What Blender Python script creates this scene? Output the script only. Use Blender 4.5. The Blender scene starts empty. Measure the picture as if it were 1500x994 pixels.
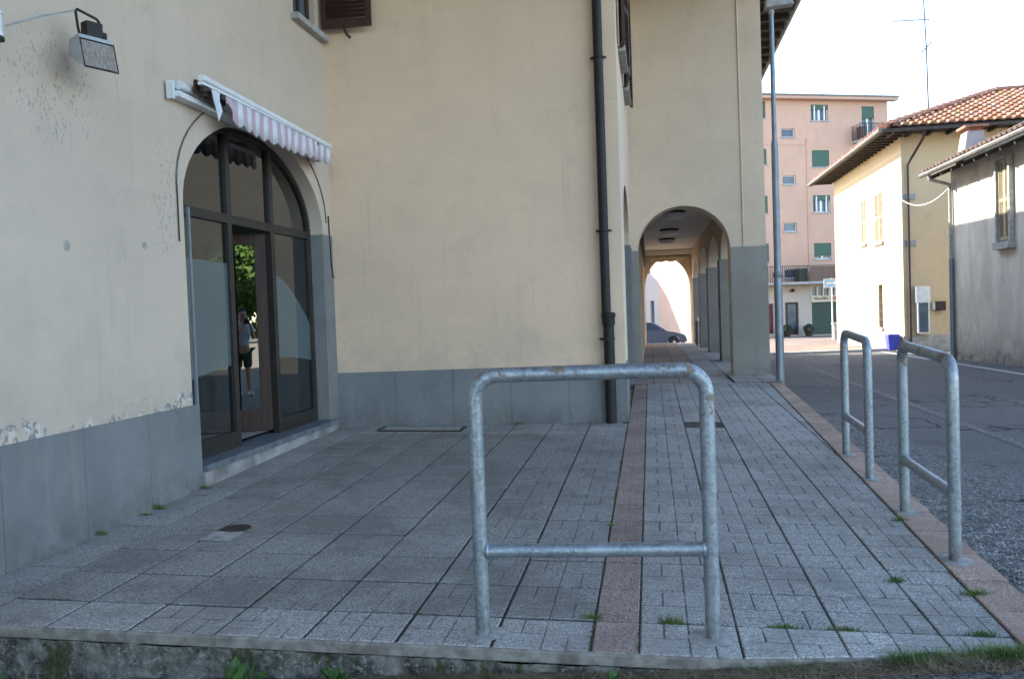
import bpy, bmesh, math, random
from mathutils import Vector, Matrix, noise
random.seed(7)
R = math.radians
D = bpy.data
SC = bpy.context.scene
COL = SC.collection

# ------------------------------------------------------------------ helpers
class MB:
    """collects geometry and links it as ONE mesh object"""
    def __init__(s):
        s.v = []; s.f = []; s.uv = {}; s.col = {}
    def face(s, pts, uv=None, col=None):
        b = len(s.v); s.v += [tuple(p) for p in pts]
        s.f.append(tuple(range(b, b+len(pts))))
        if uv: s.uv[len(s.f)-1] = uv
        if col: s.col[len(s.f)-1] = col
        return s
    def box(s, x0, x1, y0, y1, z0, z1, col=None):
        p = [(x0,y0,z0),(x1,y0,z0),(x1,y1,z0),(x0,y1,z0),(x0,y0,z1),(x1,y0,z1),(x1,y1,z1),(x0,y1,z1)]
        return s.hexa(p, col)
    def hexa(s, p, col=None):
        b = len(s.v); s.v += [tuple(q) for q in p]
        for q in ((0,3,2,1),(4,5,6,7),(0,1,5,4),(1,2,6,5),(2,3,7,6),(3,0,4,7)):
            s.f.append(tuple(b+i for i in q))
            if col: s.col[len(s.f)-1] = col
        return s
    def obox(s, c, ax, ay, az, hx, hy, hz):
        c = Vector(c); ax, ay, az = Vector(ax).normalized()*hx, Vector(ay).normalized()*hy, Vector(az).normalized()*hz
        p = [c+sx*ax+sy*ay+sz*az for sz in (-1,1) for sx, sy in ((-1,-1),(1,-1),(1,1),(-1,1))]
        return s.hexa(p)
    def tube(s, pts, r, n=12, cap=True, closed=False):
        pts = [Vector(p) for p in pts]; rs = r if isinstance(r, (list, tuple)) else [r]*len(pts)
        m = len(pts); rings = []; up = None
        for i in range(m):
            if closed: t = pts[(i+1) % m]-pts[i-1]
            else: t = pts[min(i+1, m-1)]-pts[max(i-1, 0)]
            t.normalize()
            if up is None:
                up = Vector((0,0,1)) if abs(t.z) < .9 else Vector((1,0,0))
            a = t.cross(up).normalized(); u = a.cross(t).normalized(); up = u
            b = len(s.v)
            for k in range(n):
                an = 2*math.pi*k/n
                s.v.append(tuple(pts[i]+(a*math.cos(an)+u*math.sin(an))*rs[i]))
            rings.append(b)
        for i in range(m if closed else m-1):
            b, c = rings[i], rings[(i+1) % m]
            for k in range(n):
                s.f.append((b+k, b+(k+1) % n, c+(k+1) % n, c+k))
        if cap and not closed:
            s.f.append(tuple(rings[0]+k for k in reversed(range(n)))); s.f.append(tuple(rings[-1]+k for k in range(n)))
        return s
    def lathe(s, c, prof, n=20, axis='z'):
        c = Vector(c); rings = []
        for (r, h) in prof:
            b = len(s.v)
            for k in range(n):
                a = 2*math.pi*k/n
                q = (r*math.cos(a), r*math.sin(a), h)
                if axis == 'x': q = (h, r*math.cos(a), r*math.sin(a))
                if axis == 'y': q = (r*math.cos(a), h, r*math.sin(a))
                s.v.append(tuple(c+Vector(q)))
            rings.append(b)
        for b, d in zip(rings, rings[1:]):
            for k in range(n): s.f.append((b+k, b+(k+1) % n, d+(k+1) % n, d+k))
        s.f.append(tuple(rings[0]+k for k in reversed(range(n)))); s.f.append(tuple(rings[-1]+k for k in range(n)))
        return s
    def prism(s, poly, a, b, axis='x'):
        """extrude a 2D outline; axis x: outline in (y,z); axis y: outline in (x,z); z: (x,y)"""
        def P(q, t): return {'x': (t, q[0], q[1]), 'y': (q[0], t, q[1]), 'z': (q[0], q[1], t)}[axis]
        n = len(poly); o = len(s.v)
        s.v += [P(q, a) for q in poly]+[P(q, b) for q in poly]
        s.f.append(tuple(o+i for i in reversed(range(n)))); s.f.append(tuple(o+n+i for i in range(n)))
        for i in range(n): s.f.append((o+i, o+(i+1) % n, o+n+(i+1) % n, o+n+i))
        return s
    def build(s, name, mat, parent=None, smooth=False, bevel=0, merge=False):
        me = D.meshes.new(name); me.from_pydata(s.v, [], s.f)
        if s.uv:
            L = me.uv_layers.new(name='UVMap')
            for i, uv in s.uv.items():
                for k, li in enumerate(me.polygons[i].loop_indices): L.data[li].uv = uv[k]
        if s.col:
            A = me.color_attributes.new('tone', 'FLOAT_COLOR', 'CORNER')
            for i, c in s.col.items():
                for li in me.polygons[i].loop_indices: A.data[li].color = (*c, 1)
        bm = bmesh.new(); bm.from_mesh(me)
        if merge: bmesh.ops.remove_doubles(bm, verts=bm.verts, dist=1e-5)
        bmesh.ops.recalc_face_normals(bm, faces=bm.faces) if not s.uv and not s.col else None
        bm.to_mesh(me); bm.free()
        me.materials.append(mat)
        o = D.objects.new(name, me); COL.objects.link(o)
        if parent is not None: o.parent = parent
        if smooth:
            for p in me.polygons: p.use_smooth = True
            try: me.set_sharp_from_angle(angle=R(40))
            except Exception: pass
        if bevel:
            m = o.modifiers.new('bevel', 'BEVEL'); m.width = bevel; m.segments = 2; m.limit_method = 'ANGLE'
        return o

def tag(o, label=None, cat=None, group=None, kind=None):
    if label: o['label'] = label
    if cat: o['category'] = cat
    if group: o['group'] = group
    if kind: o['kind'] = kind
    return o
def empty(name, loc=(0,0,0), label=None, cat=None, group=None):
    o = D.objects.new(name, None); COL.objects.link(o); o.empty_display_size = .2
    o['base'] = 1
    o.location = loc
    del o['base']
    return tag(o, label, cat, group)
def keep(o, root):
    """parent o (built in world coordinates) to root without moving it"""
    o.parent = root; o.matrix_parent_inverse = Matrix.Translation(root.location).inverted(); return o
def thing(name, loc, label, cat, parts, group=None):
    r = empty(name, loc, label, cat, group)
    for p in parts: keep(p, r)
    return r
def copy_tree(root):
    r = root.copy(); COL.objects.link(r)
    for ch in [c for c in D.objects if c.parent == root]:
        c = ch.copy(); COL.objects.link(c); c.parent = r
    return r

# ------------------------------------------------------------------ materials
def mat(name, col=(.5,.5,.5), rough=.7, metal=0., spec=.4):
    m = D.materials.new(name); m.use_nodes = True
    b = m.node_tree.nodes['Principled BSDF']
    b.inputs['Base Color'].default_value = (*col, 1); b.inputs['Roughness'].default_value = rough
    b.inputs['Metallic'].default_value = metal; b.inputs['Specular IOR Level'].default_value = spec
    return m
class NT:
    def __init__(s, m):
        s.m = m; s.t = m.node_tree; s.b = s.t.nodes['Principled BSDF']; s._co = None
    def n(s, typ, **kw):
        o = s.t.nodes.new(typ)
        for k, v in kw.items():
            if k.startswith('_'): setattr(o, k[1:], v)
        return o
    def l(s, a, b): s.t.links.new(a, b)
    def co(s):
        if s._co is None: s._co = s.n('ShaderNodeNewGeometry').outputs['Position']
        return s._co
    def mapp(s, scale=(1,1,1), loc=(0,0,0), src=None):
        m = s.n('ShaderNodeMapping'); m.inputs['Scale'].default_value = scale; m.inputs['Location'].default_value = loc
        s.l(src or s.co(), m.inputs['Vector']); return m.outputs['Vector']
    def noise(s, sc, det=4, rough=.55, vec=None, dist=0):
        o = s.n('ShaderNodeTexNoise'); o.inputs['Scale'].default_value = sc; o.inputs['Detail'].default_value = det
        o.inputs['Roughness'].default_value = rough; o.inputs['Distortion'].default_value = dist
        s.l(vec or s.co(), o.inputs['Vector']); return o.outputs['Fac']
    def voro(s, sc, feat='F1', vec=None, out='Distance', rand=1):
        o = s.n('ShaderNodeTexVoronoi', _feature=feat); o.inputs['Scale'].default_value = sc; o.inputs['Randomness'].default_value = rand
        s.l(vec or s.co(), o.inputs['Vector']); return o.outputs[out]
    def math(s, op, a, b=None, c=None, clamp=False):
        o = s.n('ShaderNodeMath', _operation=op); o.use_clamp = clamp
        for i, x in enumerate((a, b, c)):
            if x is None: continue
            if isinstance(x, (int, float)): o.inputs[i].default_value = x
            else: s.l(x, o.inputs[i])
        return o.outputs[0]
    def ramp(s, x, a, b, lo=0., hi=1., smooth=True):
        o = s.n('ShaderNodeMapRange'); o.interpolation_type = 'SMOOTHSTEP' if smooth else 'LINEAR'
        o.inputs['From Min'].default_value = a; o.inputs['From Max'].default_value = b
        o.inputs['To Min'].default_value = lo; o.inputs['To Max'].default_value = hi
        s.l(x, o.inputs['Value']); return o.outputs['Result']
    def mix(s, f, a, b, mode='MIX'):
        o = s.n('ShaderNodeMix', _data_type='RGBA', _blend_type=mode)
        for sock, x in ((o.inputs['Factor'], f), (o.inputs['A'], a), (o.inputs['B'], b)):
            if isinstance(x, (int, float)): sock.default_value = x
            elif isinstance(x, tuple): sock.default_value = (*x, 1)
            else: s.l(x, sock)
        return o.outputs['Result']
    def sep(s, v=None):
        o = s.n('ShaderNodeSeparateXYZ'); s.l(v or s.co(), o.inputs[0]); return o.outputs
    def color(s, c): s.l(c, s.b.inputs['Base Color'])
    def rough(s, c): s.l(c, s.b.inputs['Roughness'])
    def bump(s, h, strength=.3, dist=.01):
        o = s.n('ShaderNodeBump'); o.inputs['Strength'].default_value = strength; o.inputs['Distance'].default_value = dist
        s.l(h, o.inputs['Height']); s.l(o.outputs['Normal'], s.b.inputs['Normal'])

def noisy(name, c1, c2, sc=8, rough=.8, bsc=60, bstr=.3, bdist=.004, metal=0, det=5, stretch=(1,1,1)):
    m = mat(name, c1, rough, metal); t = NT(m)
    v = t.mapp(stretch)
    t.color(t.mix(t.ramp(t.noise(sc, det, vec=v), .3, .7), c1, c2))
    t.bump(t.noise(bsc, 3), bstr, bdist); return m

def plaster(name, base, dirt, left=False, spots=True):
    m = mat(name, base, .92, spec=.2); t = NT(m)
    X, Y, Z = t.sep()
    big = t.noise(.55, 5, .6); med = t.noise(3.2, 5, .65); streak = t.noise(1.6, 4, .6, vec=t.mapp((3, 3, .35)))
    trow = t.noise(1.0, 4, .6, vec=t.mapp((.8, .8, 5)))
    c = t.mix(t.ramp(big, .35, .68), base, tuple(b*.88+.015 for b in base))
    c = t.mix(t.math('MULTIPLY', t.ramp(med, .48, .75), .45), c, dirt)
    c = t.mix(t.math('MULTIPLY', t.ramp(streak, .5, .78), .35), c, tuple(b*.8 for b in base))
    c = t.mix(t.math('MULTIPLY', t.ramp(trow, .5, .75), .22), c, tuple(min(1, b*1.12) for b in base))
    # fine grain of dirt, small specks
    c = t.mix(t.math('MULTIPLY', t.ramp(t.noise(34, 4, .7), .52, .8), .3), c, dirt)
    if spots:
        v = t.voro(7.5); hs = t.noise(1.9, 2)
        sp = t.math('MULTIPLY', t.ramp(v, .05, .025), t.ramp(hs, .56, .6))
        c = t.mix(t.math('MULTIPLY', sp, .6), c, (.16,.15,.14))
    cv = t.n('ShaderNodeTexVoronoi', _feature='DISTANCE_TO_EDGE'); cv.inputs['Scale'].default_value = .8
    dn = t.n('ShaderNodeTexNoise'); dn.inputs['Scale'].default_value = 2.2; dn.inputs['Detail'].default_value = 6; t.l(t.co(), dn.inputs['Vector'])
    dv = t.n('ShaderNodeVectorMath', _operation='MULTIPLY_ADD'); dv.inputs[1].default_value = (.7,.7,.7); t.l(dn.outputs['Color'], dv.inputs[0]); t.l(t.co(), dv.inputs[2]); t.l(dv.outputs[0], cv.inputs['Vector'])
    crk = t.math('MULTIPLY', t.ramp(cv.outputs['Distance'], .006, .001), t.ramp(t.noise(.9, 3), .54, .62))
    c = t.mix(t.math('MULTIPLY', crk, .22), c, (.22,.19,.16))
    drip = t.math('MULTIPLY', t.ramp(t.noise(2.2, 5, .7, vec=t.mapp((6, 6, .22))), .56, .74), t.ramp(t.noise(.5, 2), .42, .6))
    c = t.mix(t.math('MULTIPLY', drip, .22), c, (.33,.29,.23))
    spl = t.math('MULTIPLY', t.ramp(Z, 1.35, .74), t.ramp(t.noise(3.3, 6, .72), .42, .68))
    c = t.mix(t.math('MULTIPLY', spl, .38), c, (.34,.30,.25))
    if left:
        # clusters of flaked specks beside the arch and in the upper left
        def blob(cy, cz, ry, rz):
            a = t.math('DIVIDE', t.math('SUBTRACT', Y, cy), ry); b = t.math('DIVIDE', t.math('SUBTRACT', Z, cz), rz)
            d = t.math('ADD', t.math('POWER', a, 2), t.math('POWER', b, 2))
            return t.ramp(d, 1.2, .2)
        z = t.math('MAXIMUM', blob(2.02, 2.25, .24, .62), blob(.9, 2.75, .55, .45))
        z = t.math('MAXIMUM', z, t.math('MULTIPLY', blob(3.7, 3.9, 1.6, .7), .5))
        z = t.math('MAXIMUM', z, t.math('MULTIPLY', blob(1.0, 1.7, 1.4, .6), .35))
        fl = t.noise(50, 3, .65, vec=t.mapp((1, 1, .62)))
        thr = t.math('MULTIPLY', z, .165)
        msk = t.ramp(t.math('SUBTRACT', fl, t.math('SUBTRACT', .74, thr)), 0, .03)
        c = t.mix(t.math('MULTIPLY', msk, .5), c, (.20,.19,.17))
        # peeling just above the dado
        e = t.ramp(Z, 1.02, .74); pn = t.noise(9, 6, .7)
        pz = t.math('MULTIPLY', e, t.math('MAXIMUM', blob(.35, .8, .55, .35), t.math('MAXIMUM', blob(2.1, .75, .5, .3), t.math('MULTIPLY', blob(1.2, .7, .8, .13), .8))))
        pm = t.ramp(t.math('SUBTRACT', pn, t.math('SUBTRACT', .83, t.math('MULTIPLY', pz, .36))), 0, .02)
        pcol = t.mix(t.ramp(t.noise(15, 2), .50, .56), (.24,.245,.24), (.60,.55,.47))
        c = t.mix(pm, c, pcol)
    t.color(c)
    t.bump(t.math('ADD', t.noise(46, 4), t.math('MULTIPLY', t.noise(6, 3), 1.3)), .42, .006)
    return m

M = {}
M['cream'] = plaster('cream_plaster', (.69,.505,.36), (.55,.42,.31))
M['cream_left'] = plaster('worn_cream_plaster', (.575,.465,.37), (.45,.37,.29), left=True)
M['cream_wing'] = plaster('pale_cream_plaster', (.69,.545,.41), (.55,.44,.34))
M['cream_house'] = plaster('house_plaster', (.62,.475,.295), (.50,.37,.23), spots=False)
M['ceiling'] = plaster('white_ceiling', (.80,.76,.68), (.68,.64,.57), spots=False)

def dado_mat(nm='grey_dado_paint', ca=(.158,.162,.162), cb=(.202,.203,.198)):
    m = mat(nm, (.2,.23,.25), .75, spec=.3); t = NT(m)
    c = t.mix(t.ramp(t.noise(1.3, 5, .6), .35, .7), ca, cb)
    c = t.mix(t.math('MULTIPLY', t.ramp(t.noise(22, 4, .7), .55, .8), .4), c, (.28,.29,.29))
    c = t.mix(t.math('MULTIPLY', t.ramp(t.noise(2.5, 5, .65, vec=t.mapp((4,4,.4))), .5, .72), .5), c, (.235,.225,.20))
    Zd = t.sep()[2]
    c = t.mix(t.math('MULTIPLY', t.math('MULTIPLY', t.ramp(Zd, .42, .05), t.ramp(t.noise(5, 6, .7), .36, .62)), .55), c, (.085,.08,.068))
    c = t.mix(t.math('MULTIPLY', t.ramp(t.noise(1.7, 5, .7), .56, .62), .22), c, (.26,.255,.24))
    c = t.mix(t.math('MULTIPLY', t.ramp(t.voro(5.5), .035, .02), t.ramp(t.noise(2.3, 2), .5, .56)), c, (.42,.39,.34))
    t.color(c); t.bump(t.noise(30, 4), .3, .004); return m
M['dado'] = dado_mat(); M['pier'] = dado_mat('grey_pillar_paint', (.255,.235,.205), (.30,.28,.25))

def slab_mat(name, a, b, moss):
    m = mat(name, a, .88, spec=.25); t = NT(m)
    at = t.n('ShaderNodeVertexColor', _layer_name='tone').outputs['Color']
    sp = t.n('ShaderNodeSeparateColor'); t.l(at, sp.inputs[0]); tone, groove, tint = sp.outputs[0], sp.outputs[1], sp.outputs[2]
    uv = t.n('ShaderNodeUVMap').outputs['UV']; us = t.n('ShaderNodeSeparateXYZ'); t.l(uv, us.inputs[0]); U, V = us.outputs[0], us.outputs[1]
    wob = t.math('MULTIPLY', t.math('SUBTRACT', t.noise(30, 2), .5), .018)
    U2 = t.math('ADD', U, wob); V2 = t.math('ADD', V, wob)
    def line(q, c, w=.011): return t.ramp(t.math('ABSOLUTE', t.math('SUBTRACT', q, c)), w*1.5, w*.3)
    hi = t.math('GREATER_THAN', V, .5); lo = t.math('SUBTRACT', 1, hi)
    g = t.math('MAXIMUM', line(U2, .5), t.math('MULTIPLY', line(V2, .5, .009), .85))
    g = t.math('MAXIMUM', g, t.math('MULTIPLY', line(U2, .25), hi)); g = t.math('MAXIMUM', g, t.math('MULTIPLY', line(U2, .75), lo))
    ri = t.math('GREATER_THAN', U, .5); le = t.math('SUBTRACT', 1, ri)
    g = t.math('MAXIMUM', g, t.math('MULTIPLY', t.math('MULTIPLY', line(V2, .25, .007), le), .5))
    g = t.math('MAXIMUM', g, t.math('MULTIPLY', t.math('MULTIPLY', line(V2, .75, .007), ri), .5))
    wear = t.ramp(t.noise(5, 4, .7), .28, .55)
    g = t.math('MULTIPLY', t.math('MULTIPLY', g, groove), wear)
    grain = t.noise(150, 3, .85); gr2 = t.noise(70, 4, .8)
    c = t.mix(t.ramp(gr2, .38, .62), a, b)
    c = t.mix(t.math('MULTIPLY', t.ramp(grain, .54, .64), .8), c, (.62,.60,.56))
    c = t.mix(t.math('MULTIPLY', t.ramp(grain, .47, .38), .8), c, (.06,.058,.055))
    # lichen and damp patches in the world, tone per slab
    p1 = t.ramp(t.noise(1.25, 7, .72), .44, .60)
    c = t.mix(t.math('MULTIPLY', p1, .55), c, moss)
    p2 = t.ramp(t.noise(4.6, 5, .7), .55, .72); c = t.mix(t.math('MULTIPLY', p2, .28), c, (.30,.31,.30))
    p3 = t.ramp(t.noise(9, 4, .7), .60, .72); c = t.mix(t.math('MULTIPLY', p3, .35), c, (.07,.068,.065))
    c = t.mix(tint, c, t.mix(t.ramp(gr2, .3, .7), (.19,.13,.10), (.32,.23,.18)))
    k = t.n('ShaderNodeMix', _data_type='RGBA', _blend_type='MULTIPLY'); k.inputs['Factor'].default_value = 1
    t.l(c, k.inputs['A']); cmb = t.n('ShaderNodeCombineColor')
    tn = t.math('MULTIPLY', tone, 2.0)
    for i in range(3): t.l(tn, cmb.inputs[i])
    t.l(cmb.outputs[0], k.inputs['B']); c = k.outputs['Result']
    # dirt gathered at the slab's rim
    eu = t.math('MINIMUM', t.math('MINIMUM', U, t.math('SUBTRACT', 1, U)), t.math('MINIMUM', V, t.math('SUBTRACT', 1, V)))
    rim = t.math('MULTIPLY', t.ramp(t.math('ADD', eu, t.math('MULTIPLY', t.math('SUBTRACT', gr2, .5), .07)), .03, .0), .55)
    c = t.mix(rim, c, (.035,.034,.03)); c = t.mix(t.math('MULTIPLY', g, .85), c, (.04,.04,.038))
    t.color(c)
    h = t.math('SUBTRACT', t.math('ADD', t.math('MULTIPLY', grain, .5), gr2), t.math('MULTIPLY', g, 2.4))
    t.bump(h, .55, .0035); return m
M['slab'] = slab_mat('concrete_slab', (.175,.168,.155), (.365,.35,.32), (.155,.142,.128))
M['strip'] = slab_mat('red_grey_slab', (.20,.13,.11), (.40,.28,.235), (.16,.12,.10))
M['kerb'] = slab_mat('terracotta_kerb', (.34,.21,.155), (.56,.38,.29), (.28,.19,.14))
M['arcade_floor'] = slab_mat('arcade_tile', (.15,.12,.10), (.22,.175,.145), (.12,.10,.085))
M['joint'] = noisy('dark_joint_soil', (.030,.028,.023), (.075,.068,.052), 30, .95, 120, .5)

def galv():
    m = mat('galvanised_steel', (.42,.46,.49), .42, .75); t = NT(m)
    cell = t.n('ShaderNodeTexVoronoi'); cell.inputs['Scale'].default_value = 85; t.l(t.co(), cell.inputs['Vector'])
    sc = t.n('ShaderNodeSeparateColor'); t.l(cell.outputs['Color'], sc.inputs[0])
    c = t.mix(sc.outputs[0], (.22,.25,.275), (.35,.385,.41))
    c = t.mix(t.math('MULTIPLY', t.ramp(t.noise(9, 5, .7, vec=t.mapp((1,1,.3))), .45, .7), .7), c, (.40,.44,.46))
    c = t.mix(t.math('MULTIPLY', t.ramp(t.noise(17, 6, .75), .57, .68), .55), c, (.13,.14,.14))
    Z = t.sep()[2]
    rz = t.math('MAXIMUM', t.math('MULTIPLY', t.ramp(Z, .84, .93), t.ramp(Z, 1.04, .97)), t.ramp(Z, 1.0, 1.04))
    rust = t.ramp(t.math('ADD', t.noise(11, 5, .7), t.math('MULTIPLY', rz, .12)), .665, .71)
    c = t.mix(t.math('MULTIPLY', rust, .8), c, (.17,.10,.055))
    foot = t.math('MULTIPLY', t.ramp(Z, .16, .01), t.ramp(t.noise(24, 5, .7), .38, .6)); c = t.mix(t.math('MULTIPLY', foot, .65), c, (.16,.13,.10))
    c = t.mix(t.math('MULTIPLY', t.ramp(t.noise(30, 4, .7, vec=t.mapp((1,1,.08))), .56, .68), .4), c, (.46,.48,.47))
    t.color(c); t.l(t.math('SUBTRACT', .62, t.math('MULTIPLY', rust, .6)), t.b.inputs['Metallic'])
    t.rough(t.ramp(sc.outputs[1], 0, 1, .4, .58)); t.bump(t.noise(60, 3), .12, .002); return m
M['galv'] = galv()
M['galv_pole'] = noisy('pole_steel', (.20,.235,.26), (.27,.30,.32), 6, .5, 60, .1, .002, .5)
M['concrete'] = noisy('concrete_collar', (.24,.235,.22), (.42,.405,.375), 14, .9, 90, .5)

def asphalt():
    m = mat('asphalt', (.06,.06,.062), .85, spec=.3); t = NT(m)
    X, Y, Z = t.sep()
    st = t.voro(110, out='Color'); s3 = t.n('ShaderNodeSeparateColor'); t.l(st, s3.inputs[0])
    fine = t.mix(t.ramp(s3.outputs[0], .1, .9), (.07,.072,.07), (.20,.20,.188))
    worn = t.mix(t.ramp(t.noise(.45, 5, .65), .4, .62), fine, t.mix(.6, fine, (.115,.115,.115)))
    worn = t.mix(t.math('MULTIPLY', t.ramp(t.noise(2.3, 6, .7), .5, .7), .45), worn, (.05,.05,.052))
    # loose gravel against the kerb
    big = t.voro(62, out='Color'); s4 = t.n('ShaderNodeSeparateColor'); t.l(big, s4.inputs[0])
    gcol = t.mix(t.ramp(s4.outputs[1], .1, .95), (.075,.075,.075), (.25,.245,.23))
    edge = t.math('ADD', X, t.math('MULTIPLY', t.math('SUBTRACT', t.noise(1.4, 4), .5), .9))
    wid = t.ramp(Y, 9, 0, 2.35, 3.15, smooth=False)
    gz = t.ramp(t.math('SUBTRACT', edge, wid), .22, -.22)
    c = t.mix(gz, worn, gcol)
    # cracks
    cv = t.n('ShaderNodeTexVoronoi', _feature='DISTANCE_TO_EDGE'); cv.inputs['Scale'].default_value = .55
    wv = t.n('ShaderNodeVectorMath', _operation='ADD'); t.l(t.co(), wv.inputs[0])
    nz = t.n('ShaderNodeTexNoise'); nz.inputs['Scale'].default_value = 1.6; nz.inputs['Detail'].default_value = 5; t.l(t.co(), nz.inputs['Vector'])
    sc = t.n('ShaderNodeVectorMath', _operation='SCALE'); sc.inputs['Scale'].default_value = .9; t.l(nz.outputs['Color'], sc.inputs[0]); t.l(sc.outputs[0], wv.inputs[1])
    t.l(wv.outputs[0], cv.inputs['Vector'])
    cm = t.math('MULTIPLY', t.ramp(cv.outputs['Distance'], .016, .004), t.ramp(t.noise(.7, 2), .47, .56))
    # a cluster of open cracks by the far lane
    def blob(cx, cy, rx, ry):
        a = t.math('DIVIDE', t.math('SUBTRACT', X, cx), rx); b = t.math('DIVIDE', t.math('SUBTRACT', Y, cy), ry)
        return t.ramp(t.math('ADD', t.math('POWER', a, 2), t.math('POWER', b, 2)), 1.1, .7)
    cv2 = t.n('ShaderNodeTexVoronoi', _feature='DISTANCE_TO_EDGE'); cv2.inputs['Scale'].default_value = 2.3; t.l(wv.outputs[0], cv2.inputs['Vector'])
    cm2 = t.math('MULTIPLY', t.ramp(cv2.outputs['Distance'], .045, .012), blob(4.6, 9.4, .95, 1.0))
    c = t.mix(t.math('MAXIMUM', cm, cm2), c, (.02,.02,.02))
    # resurfaced band across the road
    pt = t.math('MULTIPLY', t.ramp(t.math('ADD', Y, t.math('MULTIPLY', t.noise(.6, 4), 1.2)), 10.2, 10.28), 1)
    c = t.mix(t.math('MULTIPLY', pt, .35), c, (.085,.083,.082))
    t.color(c)
    h = t.math('ADD', t.math('MULTIPLY', t.math('MULTIPLY', s4.outputs[2], gz), 2.2), s3.outputs[1])
    h = t.math('SUBTRACT', h, t.math('MULTIPLY', t.math('MAXIMUM', cm, cm2), 3))
    t.bump(h, .7, .004); return m
M['asphalt'] = asphalt()

def paint_mat(name, thr):
    m = mat(name, (.62,.62,.60), .7); t = NT(m)
    w = t.ramp(t.noise(26, 6, .75), thr-.05, thr+.05)
    st = t.voro(110, out='Color'); s3 = t.n('ShaderNodeSeparateColor'); t.l(st, s3.inputs[0])
    t.color(t.mix(w, t.mix(s3.outputs[0], (.05,.05,.05), (.12,.12,.12)), (.55,.55,.53))); t.bump(s3.outputs[1], .5, .004); return m
M['line'] = paint_mat('white_road_paint', .46); M['line_worn'] = paint_mat('worn_road_paint', .60)

def rock():
    m = mat('rough_wall', (.1,.1,.09), .95, spec=.2); t = NT(m)
    c = t.mix(t.ramp(t.noise(7, 6, .75), .35, .65), (.055,.053,.045), (.24,.23,.20))
    c = t.mix(t.math('MULTIPLY', t.ramp(t.noise(40, 4, .8), .52, .66), .7), c, (.42,.41,.37))
    c = t.mix(t.math('MULTIPLY', t.ramp(t.noise(2.6, 5, .7), .55, .68), .65), c, (.27,.28,.29))
    c = t.mix(t.math('MULTIPLY', t.ramp(t.noise(3.7, 6, .8, vec=t.mapp((1,1,.5),(4,0,0))), .54, .62), .8), c, (.05,.055,.012))
    t.color(c); t.bump(t.math('ADD', t.noise(38, 6, .8), t.voro(30)), .9, .015); return m
M['rock'] = rock()
M['edge'] = noisy('slab_edge', (.15,.135,.115), (.30,.275,.24), 16, .9, 110, .6)
M['soil'] = noisy('soil', (.06,.046,.032), (.19,.15,.11), 22, .95, 90, .9, .01)
M['plaza'] = None
def cobble():
    m = mat('porphyry_paving', (.3,.2,.16), .85); t = NT(m)
    v = t.voro(6, out='Color', vec=t.mapp((1,1,.01))); s3 = t.n('ShaderNodeSeparateColor'); t.l(v, s3.inputs[0])
    d = t.voro(6, 'DISTANCE_TO_EDGE', vec=t.mapp((1,1,.01)))
    c = t.mix(s3.outputs[0], (.135,.09,.068), (.215,.16,.13)); c = t.mix(t.ramp(d, .05, .02), c, (.11,.085,.07))
    t.color(t.mix(t.math('MULTIPLY', t.ramp(t.noise(.4, 4), .4, .6), .4), c, (.25,.215,.18))); t.bump(d, .4, .01); return m
M['plaza'] = cobble()
M['frame'] = noisy('bronze_frame', (.022,.019,.016), (.034,.028,.024), 6, .5, 80, .05, .001)
M['wood'] = noisy('brown_wood', (.034,.016,.011), (.056,.027,.018), 3, .62, 40, .15, .002, stretch=(12,12,1))
M['shutter'] = noisy('dark_wood_shutter', (.030,.013,.010), (.055,.024,.017), 4, .55, 40, .2, .002, stretch=(10,10,1))
M['black'] = noisy('black_paint', (.011,.009,.009), (.018,.015,.014), 5, .62, 60, .1, .001)
M['darkroom'] = mat('dim_interior', (.055,.055,.05), .9)
M['stone'] = noisy('pale_stone', (.28,.275,.26), (.42,.41,.39), 7, .85, 70, .3)
M['slate'] = noisy('blue_stone_step', (.085,.10,.115), (.15,.17,.185), 10, .6, 80, .25)
M['step'] = noisy('chalky_step_riser', (.16,.145,.13), (.33,.325,.31), 4, .9, 50, .6)
M['white'] = noisy('white_metal', (.62,.64,.66), (.74,.75,.76), 6, .45, 60, .05, .001)
M['iron'] = noisy('rusty_iron', (.035,.028,.024), (.075,.055,.045), 24, .7, 90, .4, metal=.3)
M['alu'] = noisy('grey_aluminium', (.34,.36,.37), (.44,.46,.47), 8, .5, 60, .1, .001, .3)
M['soffit'] = noisy('dark_soffit_timber', (.028,.022,.018), (.055,.042,.033), 5, .75, 30, .3, stretch=(2,10,2))
M['gutter'] = noisy('weathered_gutter', (.10,.095,.085), (.20,.19,.17), 7, .55, 40, .2, metal=.3)

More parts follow.
